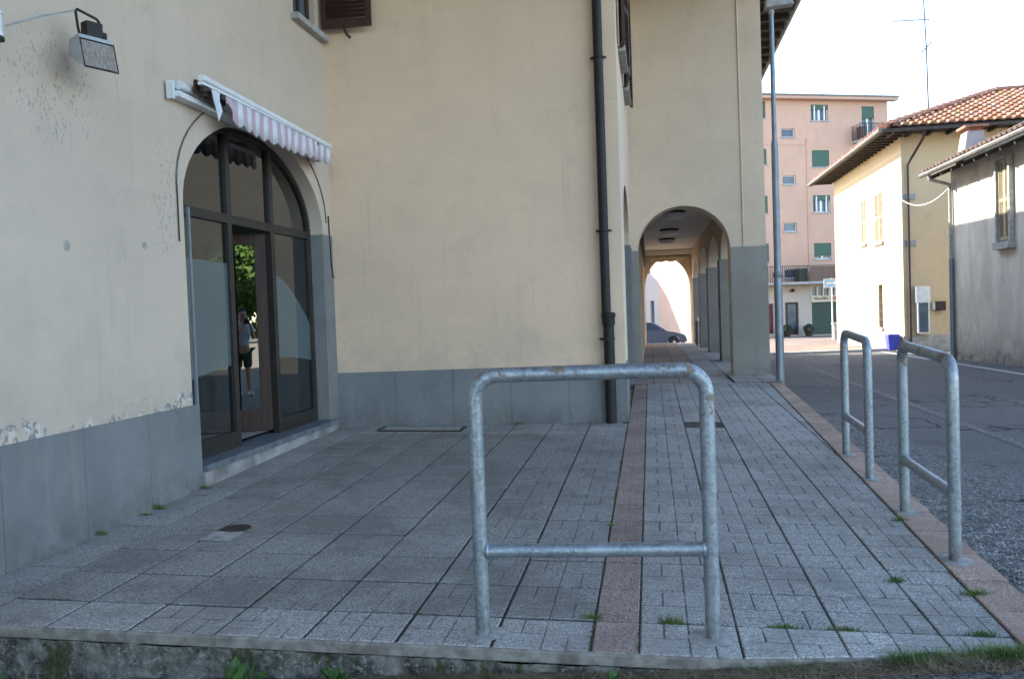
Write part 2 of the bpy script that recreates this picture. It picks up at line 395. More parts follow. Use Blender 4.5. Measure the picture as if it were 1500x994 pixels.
def glass(name, tint, refl, ior=1.5, rough=.01, film=0.):
    m = D.materials.new(name); m.use_nodes = True; t = m.node_tree; t.nodes.clear()
    out = t.nodes.new('ShaderNodeOutputMaterial'); mx = t.nodes.new('ShaderNodeMixShader')
    tr = t.nodes.new('ShaderNodeBsdfTransparent'); tr.inputs[0].default_value = (*tint, 1)
    gl = t.nodes.new('ShaderNodeBsdfGlossy'); gl.inputs['Roughness'].default_value = rough; gl.inputs['Color'].default_value = (.95,.97,1,1)
    lw = t.nodes.new('ShaderNodeLayerWeight'); lw.inputs['Blend'].default_value = .5
    pw = t.nodes.new('ShaderNodeMath'); pw.operation = 'POWER'; pw.inputs[1].default_value = 4.2; t.links.new(lw.outputs['Facing'], pw.inputs[0])
    ad = t.nodes.new('ShaderNodeMath'); ad.operation = 'MULTIPLY_ADD'; ad.use_clamp = True; ad.inputs[1].default_value = .75; ad.inputs[2].default_value = refl
    t.links.new(pw.outputs[0], ad.inputs[0]); t.links.new(ad.outputs[0], mx.inputs[0])
    base = tr.outputs[0]
    if film:
        df = t.nodes.new('ShaderNodeBsdfDiffuse'); df.inputs[0].default_value = (.20,.27,.28,1)
        m2 = t.nodes.new('ShaderNodeMixShader'); m2.inputs[0].default_value = film
        t.links.new(tr.outputs[0], m2.inputs[1]); t.links.new(df.outputs[0], m2.inputs[2]); base = m2.outputs[0]
    t.links.new(base, mx.inputs[1]); t.links.new(gl.outputs[0], mx.inputs[2])
    # slightly wavy panes
    nz = t.nodes.new('ShaderNodeTexNoise'); nz.inputs['Scale'].default_value = 1.1; nz.inputs['Detail'].default_value = 1
    ge = t.nodes.new('ShaderNodeNewGeometry'); t.links.new(ge.outputs['Position'], nz.inputs['Vector'])
    bp = t.nodes.new('ShaderNodeBump'); bp.inputs['Strength'].default_value = .12; bp.inputs['Distance'].default_value = .02
    t.links.new(nz.outputs['Fac'], bp.inputs['Height']); t.links.new(bp.outputs[0], gl.inputs['Normal'])
    t.links.new(mx.outputs[0], out.inputs[0]); return m
M['glass'] = glass('shop_glass', (.5,.54,.52), .155, 1.55)
M['film'] = glass('frosted_film', (.5,.55,.55), .06, 1.5, .03, film=.42)
M['doorglass'] = glass('door_glass', (.35,.4,.36), .27, 1.6, .006)
M['win'] = glass('window_glass', (.25,.3,.33), .12, 1.6)
M['winblue'] = noisy('window_pane_dark', (.05,.07,.10), (.09,.12,.16), 1.5, .12, 5, .05)

# ------------------------------------------------------------------ heights of the place
def zp(x, y):                      # pavement plane of the terrace
    if y <= 9.4: return -.0151*x+.01859*y
    z9 = -.0151*x+.1747
    return z9+.012*min(1, (y-9.4)/4) if y < 18 else z9+.012-.115*((y-18)/8.5)
def zr(x, y):                      # road and lower ground
    z = -.032-.0145*max(y, 0)
    if y > 25: z -= .004*(y-25)
    if x < 1.25 and y < 3:
        z -= .048*(1.25-max(x, -4))*max(0, min(1, (3-y)/3.2))
    if x < 4 and y > 30: z -= .2*min(1, (y-30)/12)*min(1, (4-x)/2)
    return z
def kin(y): return 1.472+.036*min(y, 9.4)     # inner edge of the kerb

# ------------------------------------------------------------------ ground sheets
xs = [-400,-150,-60,-30,-16,-10,-7,-5,-4,-3,-2,-1,0,.7,1.5,2,2.6,3.3,4,5,6,7,8,9,11,14,18,25,35,60,150,400]
ys = [-400,-150,-60,-30,-18,-12,-8,-5,-3,-2,-1,-.5,0,1,2,3,4,6,8,10,12,14,16,18,20,22,25,28,30,34,38,42,46,50,55,60,70,90,150,400]
g = MB(); W = len(xs)
for y in ys:
    for x in xs: g.v.append((x, y, zr(x, y)))
for j in range(len(ys)-1):
    for i in range(W-1): g.f.append((j*W+i, j*W+i+1, (j+1)*W+i+1, (j+1)*W+i))
tag(g.build('road', M['asphalt'], smooth=True), kind='structure')

def slab(mb, x0, x1, y0, y1, tone, groove, tint=0., gap=.0036, zf=zp, drop=.05, x0b=None, x1b=None, lift=0., y0r=None):
    """one slab; x0b/x1b are its edges at y1"""
    x0b = x0 if x0b is None else x0b; x1b = x1 if x1b is None else x1b
    if x1-x0 < .03 and x1b-x0b < .03: return
    dz = random.uniform(-.0016, .0016)+lift
    tl = [random.uniform(-.0009, .0009) for _ in range(4)]
    gy = gap*1.35
    jx = [random.uniform(-.0016, .0016) for _ in range(4)]
    o = [(x0+gap+jx[0], y0+gy), (x1-gap+jx[1], (y0 if y0r is None else y0r)+gy), (x1b-gap+jx[1], y1-gy+jx[2]), (x0b+gap+jx[0], y1-gy+jx[3])]
    b = .005
    cx = (x0+x1)/2; cy = (y0+y1)/2
    inn = []
    for (x, y) in o: inn.append((x+(b if x < cx else -b), y+(b if y < cy else -b)))
    top = [(x, y, zf(x, y)+dz+tl[i]) for i, (x, y) in enumerate(inn)]
    mid = [(x, y, zf(x, y)+dz+tl[i]-.004) for i, (x, y) in enumerate(o)]
    bot = [(x, y, zf(x, y)-drop) for (x, y) in o]
    c = (tone, groove, tint)
    uvo = [((q[0]-x0)/max(.05, x1-x0), (q[1]-y0)/(y1-y0)) for q in o]
    uvi = [((q[0]-x0)/max(.05, x1-x0), (q[1]-y0)/(y1-y0)) for q in inn]
    mb.face(top, uvi, c)
    for i in range(4):
        k = (i+1) % 4
        mb.face([mid[i], mid[k], top[k], top[i]], [uvo[i], uvo[k], uvi[k], uvi[i]], c)
        mb.face([bot[i], bot[k], mid[k], mid[i]], [uvo[i], uvo[k], uvo[k], uvo[i]], (tone*.8, 0, tint))

def front(x): return -.318 if x < .4 else -.318+.145*(x-.4)
FA = lambda x: 5.2+.1328*(x+3.34)          # foot of the recessed facade
S = .4
pv = MB(); left = MB()
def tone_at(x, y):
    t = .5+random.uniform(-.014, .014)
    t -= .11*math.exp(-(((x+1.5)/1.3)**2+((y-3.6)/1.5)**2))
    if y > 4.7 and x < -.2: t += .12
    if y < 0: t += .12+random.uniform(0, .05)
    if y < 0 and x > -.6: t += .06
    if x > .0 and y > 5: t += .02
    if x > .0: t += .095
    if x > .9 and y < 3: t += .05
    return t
rows = [(-.318, 0)]+[(S*i, S*(i+1)) for i in range(14)]
for (y0, y1) in rows:
    for k in range(7):
        x1 = -.19-S*k; x0 = x1-S
        yy = min(y1, FA((x0+x1)/2)-.005)
        if yy-y0 < .04: continue
        gr = .8 if (y0 < 0 and x0 > -2.3) else (.45 if y0 < .3 and x0 > -1.9 else (.22 if random.random() < .5 else .0))
        if x0 > -1.0: gr = .65
        if x0 > -1.0 and y0 > 3: gr = .5
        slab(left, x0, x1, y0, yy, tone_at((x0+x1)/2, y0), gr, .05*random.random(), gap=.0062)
    # pale plain band against the wall
    yy = min(y1, 5.2)
    if yy-y0 > .04: slab(left, -3.36, -2.99, y0+.06, yy+.06 if yy < 5 else yy, .58+random.uniform(-.03, .04), 0, 0, gap=.003)
tag(left.build('terrace_paving', M['slab']), kind='structure')
for j, (y0, y1) in enumerate([(-.318, 0)]+[(S*i, S*(i+1)) for i in range(24)]):
    if y0 >= 9.39: break
    y1 = min(y1, 9.4)
    for k in range(6):
        x0 = S*k; x1 = x0+S
        a0, a1 = kin(y0), kin(y1)
        if x0 >= a0: continue
        if x0 >= .4 and y0 < .1: pass
        if 13.5 <= j-0 <= 14.6 and k == 1: continue       # the drain sits here
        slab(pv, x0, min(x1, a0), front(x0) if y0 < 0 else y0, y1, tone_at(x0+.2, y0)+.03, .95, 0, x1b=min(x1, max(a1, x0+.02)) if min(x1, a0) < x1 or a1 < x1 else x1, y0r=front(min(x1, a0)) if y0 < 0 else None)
tag(pv.build('pavement', M['slab']), kind='structure')
st = MB()
for i in range(-1, 26):
    y0 = S*i if i >= 0 else -.318; y1 = min(S*(i+1), 10.55)
    if y0 < 0: tn = .68
    else: tn = .52+random.uniform(-.05, .05)
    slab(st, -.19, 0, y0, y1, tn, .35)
tag(st.build('red_paving_strip', M['strip']), kind='structure')
kb = MB(); y = -.155
while y < 9.35:
    y1 = min(9.4, y+random.choice((.4, .4, .42)))
    slab(kb, kin(y)+.001, kin(y)+.225-.008*max(0, y-4), y, y1, .5+random.uniform(-.05, .05), .25, 0, gap=.003,
         x0b=kin(y1)+.001, x1b=kin(y1)+.225-.008*max(0, y1-4), drop=.45, lift=.006)
    y = y1
tag(kb.build('kerb', M['kerb']), kind='structure')
ar = MB(); y = 9.4
while y < 26.4:
    y1 = min(26.5, y+.4)
    for k in range(6):
        x0 = -.3+k*.4 if k else -.3; x1 = min(-.3+(k+1)*.4, 2.0)
        r_ = 1 if x0 < .9 else 0
        slab(ar, x0, x1, y, y1, (.60 if r_ else .66)+random.uniform(-.04, .04), .3, .55*r_, gap=.0035, drop=.3 if x1 > 1.9 else .05, lift=.03 if x0 > 1.2 and y < 10.5 else 0)
    y = y1
tag(ar.build('arcade_paving', M['slab']), kind='structure')
bd = MB()
def strip_sheet(mb, xa, xb, y0, y1, n, zf, dz):
    for i in range(n):
        a = y0+(y1-y0)*i/n; b = y0+(y1-y0)*(i+1)/n
        mb.face([(xa(a), a, zf(xa(a), a)+dz), (xb(a), a, zf(xb(a), a)+dz), (xb(b), b, zf(xb(b), b)+dz), (xa(b), b, zf(xa(b), b)+dz)])
strip_sheet(bd, lambda y: -3.5, lambda y: .0, -.31, 5.7, 3, zp, -.0065)
strip_sheet(bd, lambda y: 0., lambda y: kin(y)+.1, -.14, 9.4, 8, zp, -.0065)
strip_sheet(bd, lambda y: 0., lambda y: .4, -.31, -.14, 1, zp, -.0065)
strip_sheet(bd, lambda y: -.3, lambda y: 1.98, 9.4, 26.5, 8, zp, -.0065)
tag(bd.build('joint_bed', M['joint']), kind='structure')

# ------------------------------------------------------------------ low wall carrying the terrace
ew = MB(); seg = 64
xsf = [-3.36+(1.47+3.36)*i/seg for i in range(seg+1)]
prof = [(0, -.004), (.006, -.012), (.004, -.05), (.0, -.055)]
for a, b in zip(xsf, xsf[1:]):
    for (d0, h0), (d1, h1) in zip(prof, prof[1:]):
        j = random.uniform(-.001, .001)
        ew.face([(a, front(a)-d0, zp(a,front(a))+h0), (b, front(b)-d0, zp(b,front(b))+h0), (b, front(b)-d1, zp(b,front(b))+h1), (a, front(a)-d1, zp(a,front(a))+h1)])
    ew.face([(a, front(a), zp(a,front(a))-.004), (b, front(b), zp(b,front(b))-.004), (b, front(b)+.018, zp(b,front(b))-.004), (a, front(a)+.018, zp(a,front(a))-.004)])
rw = MB(); nx, nz_ = 260, 22
for i in range(nx+1):
    x = -4.2+(1.46+4.2)*i/nx
    for j in range(nz_+1):
        z0 = zp(x, -.318)-.052; z1 = zr(x, -.4)-.12
        z = z0+(z1-z0)*j/nz_
        d = noise.fractal(Vector((x*7, 3, z*9)), 1, 2, 5)*.018+noise.fractal(Vector((x*26, 7, z*26)), 1, 2, 4)*.007
        rw.v.append((x, front(x)-.004-.012*j/nz_-max(-.012, d+.008), z))
for i in range(nx):
    for j in range(nz_):
        a = i*(nz_+1)+j; rw.f.append((a, a+1, a+nz_+2, a+nz_+1))
w = rw.build('wall', M['rock'], smooth=True); e = ew.build('coping', M['edge'])
thing('retaining_wall', (-1, -.33, -.2), 'low rough mossy stone wall holding up the front of the paved terrace', 'low wall', [w, e])
# dry soil at the wall's foot
so = MB(); nn = 120
for i in range(nn+1):
    x = -4.2+5.9*i/nn
    for j in range(7):
        wv = .42-.33*max(0, min(1, (x+.3)/.9))*(1+.35*noise.noise(Vector((x*5, 0, 8)))); y = front(x)-.012-wv*j/6
        k = (1-j/6)
        z = zr(x, y)+.03*k*(.6+noise.noise(Vector((x*4, y*6, 1)))) + .006*noise.noise(Vector((x*30, y*30, 2)))-(.004 if j < 6 else .012)
        so.v.append((x, y+.03*noise.noise(Vector((x*5, 9, j))), z+.006))
for i in range(nn):
    for j in range(6):
        a = i*7+j; so.f.append((a, a+1, a+8, a+7))
tag(so.build('soil_verge', M['soil'], smooth=True), kind='structure')

# ------------------------------------------------------------------ road markings, plaza
ln = MB(); strip_sheet(ln, lambda y: 7.2+.028*(y-14), lambda y: 7.34+.028*(y-14), 6, 26, 20, zr, .004)
tag(ln.build('edge_line', M['line']), kind='structure')
l2 = MB(); strip_sheet(l2, lambda y: 3.55+.03*(y-5)-.06, lambda y: 3.55+.03*(y-5)+.06, 1.5, 19, 18, zr, .004)
tag(l2.build('centre_line', M['line_worn']), kind='structure')
pz = MB()
def bnd(x): return 25.6+.24*(x-4)
P = []
X_ = [1.5,3,4,5,6,7,8,9,12,16,22]
for i in range(len(X_)-1):
    a, b = X_[i], X_[i+1]
    for (f0, f1) in ((0, .1), (.1, .25), (.25, .5), (.5, .75), (.75, 1)):
        def pp(x, f):
            y = bnd(x)+(52-bnd(x))*f; return (x, y, zr(x, y)+.06)
        pz.face([pp(a, f0), pp(b, f0), pp(b, f1), pp(a, f1)])
tag(pz.build('plaza_paving', M['plaza']), kind='structure')
pk = MB()
for i in range(len(X_)-1):
    a, b = X_[i], X_[i+1]
    pk.hexa([(a, bnd(a)-.3, zr(a, 25)-.1), (b, bnd(b)-.3, zr(b, 25)-.1), (b, bnd(b), zr(b, 25)-.1), (a, bnd(a), zr(a, 25)-.1),
             (a, bnd(a)-.3, zr(a, 25)+.07), (b, bnd(b)-.3, zr(b, 25)+.07), (b, bnd(b), zr(b, 25)+.07), (a, bnd(a), zr(a, 25)+.07)])
tag(pk.build('plaza_kerb', M['stone']), kind='structure')

# ------------------------------------------------------------------ walls with openings
def wall(mb, P0, t, L, z0, z1, ops=(), inward=None, zb=None):
    """planar wall from P0 along unit t, length L. ops: dict(u0,u1,z0,z1,rise=0,depth). reveals go along 'inward'"""
    t = Vector((t[0], t[1], 0)).normalized(); P0 = Vector((P0[0], P0[1], 0))
    def Q(u, z, d=0):
        p = P0+t*u; q = Vector((p.x, p.y, z))
        return q+(Vector((inward[0], inward[1], 0)).normalized()*d if d else Vector((0,0,0)))
    cuts = sorted({0, L, *[o['u0'] for o in ops], *[o['u1'] for o in ops]})
    def top(o, u):
        if not o.get('rise'): return o['z1']
        c = (o['u0']+o['u1'])/2; h = (o['u1']-o['u0'])/2
        return o['z1']+o['rise']*math.sqrt(max(0, 1-((u-c)/h)**2))
    for a, b in zip(cuts, cuts[1:]):
        ins = sorted([o for o in ops if o['u0'] <= a+1e-6 and o['u1'] >= b-1e-6], key=lambda o: o['z0'])
        n = 1
        if any(o.get('rise') for o in ins): n = 28
        for i in range(n):
            def uu(k):
                if n == 1: return a+(b-a)*k
                return a+(b-a)*(.5-.5*math.cos(math.pi*k/n))
            ua, ub = (a, b) if n == 1 else (uu(i), uu(i+1))
            ca = cb = z0
            for o in ins:
                if o['z0'] > ca+1e-6: mb.face([Q(ua, ca), Q(ub, cb), Q(ub, o['z0']), Q(ua, o['z0'])])
                ca, cb = top(o, ua), top(o, ub)
                d = o.get('depth', 0)
                if d:
                    mb.face([Q(ua, ca), Q(ub, cb), Q(ub, cb, d), Q(ua, ca, d)])
                    if o['z0'] > z0+.01: mb.face([Q(ua, o['z0']), Q(ub, o['z0']), Q(ub, o['z0'], d), Q(ua, o['z0'], d)])
            mb.face([Q(ua, ca), Q(ub, cb), Q(ub, z1), Q(ua, z1)])
    for o in ops:
        d = o.get('depth', 0)
        if d:
            for u in (o['u0'], o['u1']): mb.face([Q(u, o['z0']), Q(u, o['z1']), Q(u, o['z1'], d), Q(u, o['z0'], d)])

TOP = 6.75
B = []           # parts of the main building
# left wall: plane X=-3.33, u runs along Y from -5
XL = -3.33
AY0, AY1, ASP, ARI = 2.235, 4.95, 2.25, .80
mb = MB()
wall(mb, (XL, -5), (0, 1), 10.2, -.6, TOP, [dict(u0=AY0+5, u1=AY1+5, z0=.22, z1=ASP, rise=ARI, depth=.17),
     dict(u0=9.42, u1=9.98, z0=4.38, z1=6.0, depth=.16)], inward=(-1, 0))
wl = mb.build('wall', M['cream_left']); B.append(wl)
# recessed facade
mb = MB(); fdir = Vector((3.14, .417, 0)).normalized(); FL = math.hypot(3.14, .417)
wall(mb, (-3.34, 5.2), fdir, FL, -.3, TOP); B.append(mb.build('wall', M['cream']))
# side of the wing: plane X=-.2
mb = MB(); wall(mb, (-.2, 5.617), (0, 1), 10.6-5.617, -.3, TOP, [dict(u0=1.0, u1=3.75, z0=.1, z1=2.30, rise=.68, depth=.25),
     dict(u0=.95, u1=1.75, z0=4.42, z1=6.0, depth=.12), dict(u0=2.75, u1=3.5, z0=4.42, z1=6.0, depth=.12)], inward=(-1, 0)); B.append(mb.build('wall', M['cream_wing']))
# arcade front, plane Y=10.6
mb = MB(); wall(mb, (-.2, 10.6), (1, 0), 2.17, 0, TOP, [dict(u0=.11, u1=1.60, z0=0, z1=2.29, rise=.70, depth=.48)], inward=(0, 1)); B.append(mb.build('wall', M['cream_wing']))
# arcade street side with arches
YP = [10.6, 14.3, 18.0, 21.7, 25.4]; PD = .55
ops = [dict(u0=y+PD-10.6, u1=y2-10.6, z0=-.3, z1=2.3, rise=.62, depth=.42) for y, y2 in zip(YP, YP[1:])]
mb = MB(); wall(mb, (1.97, 10.6), (0, 1), 16.4, -.3, TOP, ops, inward=(-1, 0)); wall(mb, (1.55, 11.08), (0, 1), 15.92-.01, -.3, 3.33,
     [dict(o, u0=max(0.001, o['u0']-.48), u1=o['u1']-.48, depth=0) for o in ops])
B.append(mb.build('wall', M['cream_wing']))
# arcade inner wall and far end wall
mb = MB(); wall(mb, (-.1, 11.08), (0, 1), 15.9, 0, 3.33, [dict(u0=1, u1=3, z0=.1, z1=2.6, depth=.12), dict(u0=4.6, u1=6.6, z0=.1, z1=2.6, depth=.12), dict(u0=8.2, u1=10.2, z0=.1, z1=2.6, depth=.12)], inward=(-1, 0))
wall(mb, (-.2, 26.5), (1, 0), 2.17, -.5, TOP, [dict(u0=.12, u1=1.66, z0=-.5, z1=1.95, rise=1.1, depth=.4)], inward=(0, 1))
B.append(mb.build('wall', M['cream_wing']))
# closing walls behind
mb = MB(); mb.face([(-.2, 26.9, -1), (1.97, 26.9, -1), (1.97, 26.9, -.9), (-.2, 26.9, -.9)])
mb.face([(-.2, 27, -1), (-11, 27, -1), (-11, 27, TOP), (-.2, 27, TOP)]); mb.face([(-11, -5, -1), (-11, 27, -1), (-11, 27, TOP), (-11, -5, TOP)])
mb.face([(-11, -5, -1), (XL, -5, -1), (XL, -5, TOP), (-11, -5, TOP)]); B.append(mb.build('wall', M['cream']))
mb = MB(); mb.face([(-.15, 11.0, 3.32), (1.56, 11.0, 3.32), (1.56, 26.6, 3.32), (-.15, 26.6, 3.32)]); mb.box(-.11, 1.56, 26.1, 26.3, 3.14, 3.30)
B.append(mb.build('ceiling', M['ceiling']))

# dado panels
def panels(mb, P0, t, L, z0, z1, n, proud=.014, zt=None, w=.62, out=(1, 0)):
    t = Vector((t[0], t[1], 0)).normalized(); u = 0; P0 = Vector((P0[0], P0[1], 0)); o = Vector((out[0], out[1], 0)).normalized()*proud
    k = max(1, round(L/w)); ww = L/k
    for i in range(k):
        a = P0+t*(i*ww+.0015); b = P0+t*((i+1)*ww-.0015)
        zb = z0; q = [a, b, b+o, a+o]
        mb.hexa([Vector((p.x, p.y, zb)) for p in q]+[Vector((p.x, p.y, z1)) for p in q])
mb = MB(); panels(mb, (XL, -5), (0, 1), 7.31, -.5, .732, 0, out=(1, 0), w=.66); B.append(mb.build('dado', M['dado'], bevel=.002)); mb = MB()
panels(mb, (XL, 4.953), (0, 1), .235, .15, 2.24, 0, out=(1, 0), proud=.008)
mb.face([(XL-.001, AY1-.004, .26), (XL-.17, AY1-.004, .26), (XL-.17, AY1-.004, 2.24), (XL-.001, AY1-.004, 2.24)])
B.append(mb.build('dado', M['dado'])); mb = MB(); panels(mb, (-3.325, 5.2), fdir, FL-.005, -.1, .742, 0, out=(fdir.y, -fdir.x), w=.62)
B.append(mb.build('dado', M['dado'], bevel=.002)); mb = MB(); panels(mb, (-.2, 5.62), (0, 1), .99, 0, .74, 0, out=(1, 0), proud=.01); B.append(mb.build('dado', M['dado'])); mb = MB(); panels(mb, (-.2, 9.37), (0, 1), 1.2, 0, 2.3, 0, out=(1, 0), proud=.012)
mb.face([(-.2, 9.365, .1), (-.45, 9.365, .1), (-.45, 9.365, 2.3), (-.2, 9.365, 2.3)])
B.append(mb.build('dado', M['dado'], bevel=.002))
# pillars: grey shafts of the arcade
for i, y in enumerate(YP):
    mb = MB(); x0 = 1.42 if i == 0 else 1.53
    mb.box(x0-.012, 1.985, y-.014, y+PD+.012, -.3, .80); mb.box(x0-.012, 1.985, y-.014, y+PD+.012, .803, 2.276)
    if i == 0: mb.box(1.401, 1.43, y+.001, y+.47, .0, 2.29)
    B.append(mb.build('pillar', M['pier'], bevel=.004))
mb = MB(); mb.box(-.197, -.086, 10.586, 11.07, .0, 2.285); B.append(mb.build('pillar', M['pier'], bevel=.004))
# conduit down the arcade front
mb = MB(); mb.tube([(1.615, 10.588, 2.29), (1.61, 10.588, 4.2), (1.60, 10.588, 6.4)], .012, 8); B.append(mb.build('conduit', M['cream_wing'], smooth=True))

# roofs with eaves
def roof_block(x0, x1, y0, y1, z, ridge, ov=.62):
    mb = MB(); a, b, c, d = x0-ov, x1+ov, y0-ov, y1+ov; xm = (a+b)/2; h = (b-a)/2
    zt = z+.14
    mb.face([(a, c, zt), (b, c, zt), (xm, c+h, zt+ridge)]); mb.face([(b, c, zt), (b, d, zt), (xm, d-h, zt+ridge), (xm, c+h, zt+ridge)])
    mb.face([(b, d, zt), (a, d, zt), (xm, d-h, zt+ridge)]); mb.face([(a, d, zt), (a, c, zt), (xm, c+h, zt+ridge), (xm, d-h, zt+ridge)])
    return mb
M['tiles_old'] = noisy('lichened_tiles', (.11,.075,.055), (.20,.14,.10), 9, .9, 25, .6, .02)
M['tiles_plain'] = noisy('old_roof_tiles', (.22,.10,.06), (.38,.19,.12), 9, .85, 25, .6, .02)
rf = roof_block(-11, 1.97, -5, 27, TOP, 2.6, .87).build('roof', M['tiles_plain']); B.append(rf)
sf = MB(); sf.box(1.9, 2.84, 9.98, 27.6, TOP, TOP+.03); sf.box(-3.4, 1.97, 9.98, 10.7, TOP, TOP+.03); sf.box(-3.4, .42, -5.6, 10.7, TOP+.04, TOP+.07); sf.box(-11, -3.3, -5.6, 27.6, TOP+.08, TOP+.1)
B.append(sf.build('soffit', M['soffit']))
y = 10.3
while y < 27.3: B.append(MB().box(1.99, 2.82, y, y+.09, TOP-.10, TOP-.002).build('rafter', M['soffit'])); y += .55
gt = MB()
pr = [(2.84+.075*math.cos(a), TOP+.03-.075*math.sin(a)) for a in [math.pi*i/8 for i in range(9)]]
gt.prism([(p[0]+.02, p[1]) for p in pr], 10.0, 27.6, 'y'); B.append(gt.build('gutter', M['gutter'], smooth=True))

# shopfront in the arch (plane X=-3.5)
XG = -3.5; m1, m2 = 3.20, 4.03
def arch_z(y, ins=0.):
    c = (AY0+AY1)/2; h = (AY1-AY0)/2-ins
    return ASP+(ARI-ins)*math.sqrt(max(0, 1-((y-c)/h)**2))
fr = MB(); fw = .05
def bar(mb, y0, y1, z0, z1, x0=XG-.03, x1=XG+.03): mb.box(x0, x1, y0, y1, z0, z1)
bar(fr, AY0, AY0+.05, .26, ASP); bar(fr, AY1-.05, AY1, .26, ASP)
bar(fr, m1-.035, m1+.035, .26, arch_z(m1)-.02, XG-.032, XG+.032); bar(fr, m2-.035, m2+.035, .26, arch_z(m2)-.02, XG-.032, XG+.032)
bar(fr, AY0+.05, m1-.035, 2.19, 2.27); bar(fr, m1+.035, m2-.035, 2.19, 2.27); bar(fr, m2+.035, AY1-.05, 2.19, 2.27)
bar(fr, AY0+.05, m1-.035, .26, .40); bar(fr, m2+.035, AY1-.05, .26, .40)
N = 40
for i in range(N):
    a0 = math.pi*i/N; a1 = math.pi*(i+1)/N; c = (AY0+AY1)/2; h = (AY1-AY0)/2
    def e(a, k): return (c-(h-k)*math.cos(a), ASP+(ARI-k)*math.sin(a))
    q = [e(a0, 0), e(a1, 0), e(a1, .05), e(a0, .05)]
    fr.hexa([(XG-.03, y, z) for y, z in q]+[(XG+.03, y, z) for y, z in q])
sh = fr.build('shopfront', M['frame'], bevel=.003); B.append(sh)
def panes(ya, yb, zb, zt=None):
    mb = MB(); n = 16 if zt is None else 1
    for i in range(n):
        a = ya+(yb-ya)*i/n; b = ya+(yb-ya)*(i+1)/n
        mb.face([(XG, a, zb), (XG, b, zb), (XG, b, zt or arch_z(b, .03)), (XG, a, zt or arch_z(a, .03))])
    return mb
for (a, b) in ((AY0+.03, m1), (m1, m2), (m2, AY1-.03)):
    panes(a, b, 2.23).build('pane', M['glass'], sh)
panes(AY0+.04, m1, .38, 2.2).build('pane', M['glass'], sh); panes(m2, AY1-.04, .38, 2.2).build('pane', M['glass'], sh)
# frosted film stuck on the lower panes, between two curves
def f_up(y):  # upper edge of the film
    return 1.86-.02*(y-2.6) if y < m2 else 1.86-.62*((y-m2)/(AY1-m2))**1.6*.9-.06
def f_lo(y): return .66+.33*math.sqrt(max(0, 1-((y-3.75)/1.75)**2))
for (a, b) in ((AY0+.06, m1-.036), (m2+.036, AY1-.06)):
    n = 18; fm = MB()
    for i in range(n):
        p = a+(b-a)*i/n; q = a+(b-a)*(i+1)/n
        fm.face([(XG+.004, p, f_lo(p)), (XG+.004, q, f_lo(q)), (XG+.004, q, f_up(q)), (XG+.004, p, f_up(p))])
    fm.build('window_film', M['film'], sh)
# door leaf, standing open inwards
H = Vector((-3.53, 3.985, 0)); e_ = Vector((-.8925, -.451, 0)); nn_ = Vector((-.451, .8925, 0))*-1
def leafbox(mb, u0, u1, z0, z1, th=.022, off=0):
    c = H+e_*(u0+u1)/2+nn_*off; mb.obox((c.x, c.y, (z0+z1)/2), e_, nn_, (0,0,1), (u1-u0)/2, th, (z1-z0)/2)
dl = MB(); leafbox(dl, 0, .105, .30, 2.17); leafbox(dl, .69, .78, .30, 2.17); leafbox(dl, .105, .69, .30, .50, .021); leafbox(dl, .105, .69, 2.07, 2.17, .021)
dr = dl.build('door', M['wood'], bevel=.003); B.append(dr)
dg = MB(); leafbox(dg, .10, .70, .49, 2.08, .003); dg.build('glass', M['doorglass'], dr)
dh = MB()
for zz in (1.05, 1.30):
    c = H+e_*.735+nn_*.03; dh.tube([c+Vector((0,0,zz)), c+nn_*.04+Vector((0,0,zz))], .008, 8)
c = H+e_*.735+nn_*.07; dh.tube([c+Vector((0,0,1.0)), c+Vector((0,0,1.35))], .011, 8); dh.build('handle', M['alu'], dr, smooth=True)
# room behind
rm = MB(); X0 = -8.0
rm.face([(XG-.05, -1, .295), (XG-.05, 5.0, .295), (X0, 5.0, .295), (X0, -1, .295)]); B.append(rm.build('shop_floor', noisy('tiled_floor', (.30,.24,.22), (.40,.33,.30), 5, .5, 30, .1)))
rm = MB(); rm.face([(X0, -1, .28), (X0, 5.1, .28), (X0, 5.1, 3.3), (X0, -1, 3.3)]); rm.face([(XG-.02, 5.05, .28), (X0, 5.05, .28), (X0, 5.05, 3.3), (XG-.02, 5.05, 3.3)])
rm.face([(XG-.02, -1, .28), (X0, -1, .28), (X0, -1, 3.3), (XG-.02, -1, 3.3)]); rm.face([(XG-.02, -1, 3.3), (XG-.02, 5.05, 3.3), (X0, 5.05, 3.3), (X0, -1, 3.3)])
rm.face([(XG-.045, -1, .28), (XG-.045, AY0-.01, .28), (XG-.045, AY0-.01, 3.3), (XG-.045, -1, 3.3)])
B.append(rm.build('shop_interior', M['darkroom']))
# step in front of the shop
sp = MB(); sp.box(-3.62, -3.275, AY0+.075, 5.06, .212, .262); B.append(sp.build('doorstep', M['slate'], bevel=.004))
sp2 = MB(); sp2.box(-3.5, -3.298, AY0+.08, 5.05, 0, .209); sp2.build('riser', M['step'], B[-1])
sp = MB(); sp.box(-3.336, -3.318, AY0+.045, AY0+.07, .27, 2.22); B.append(sp.build('jamb_guard', M['galv_pole']))
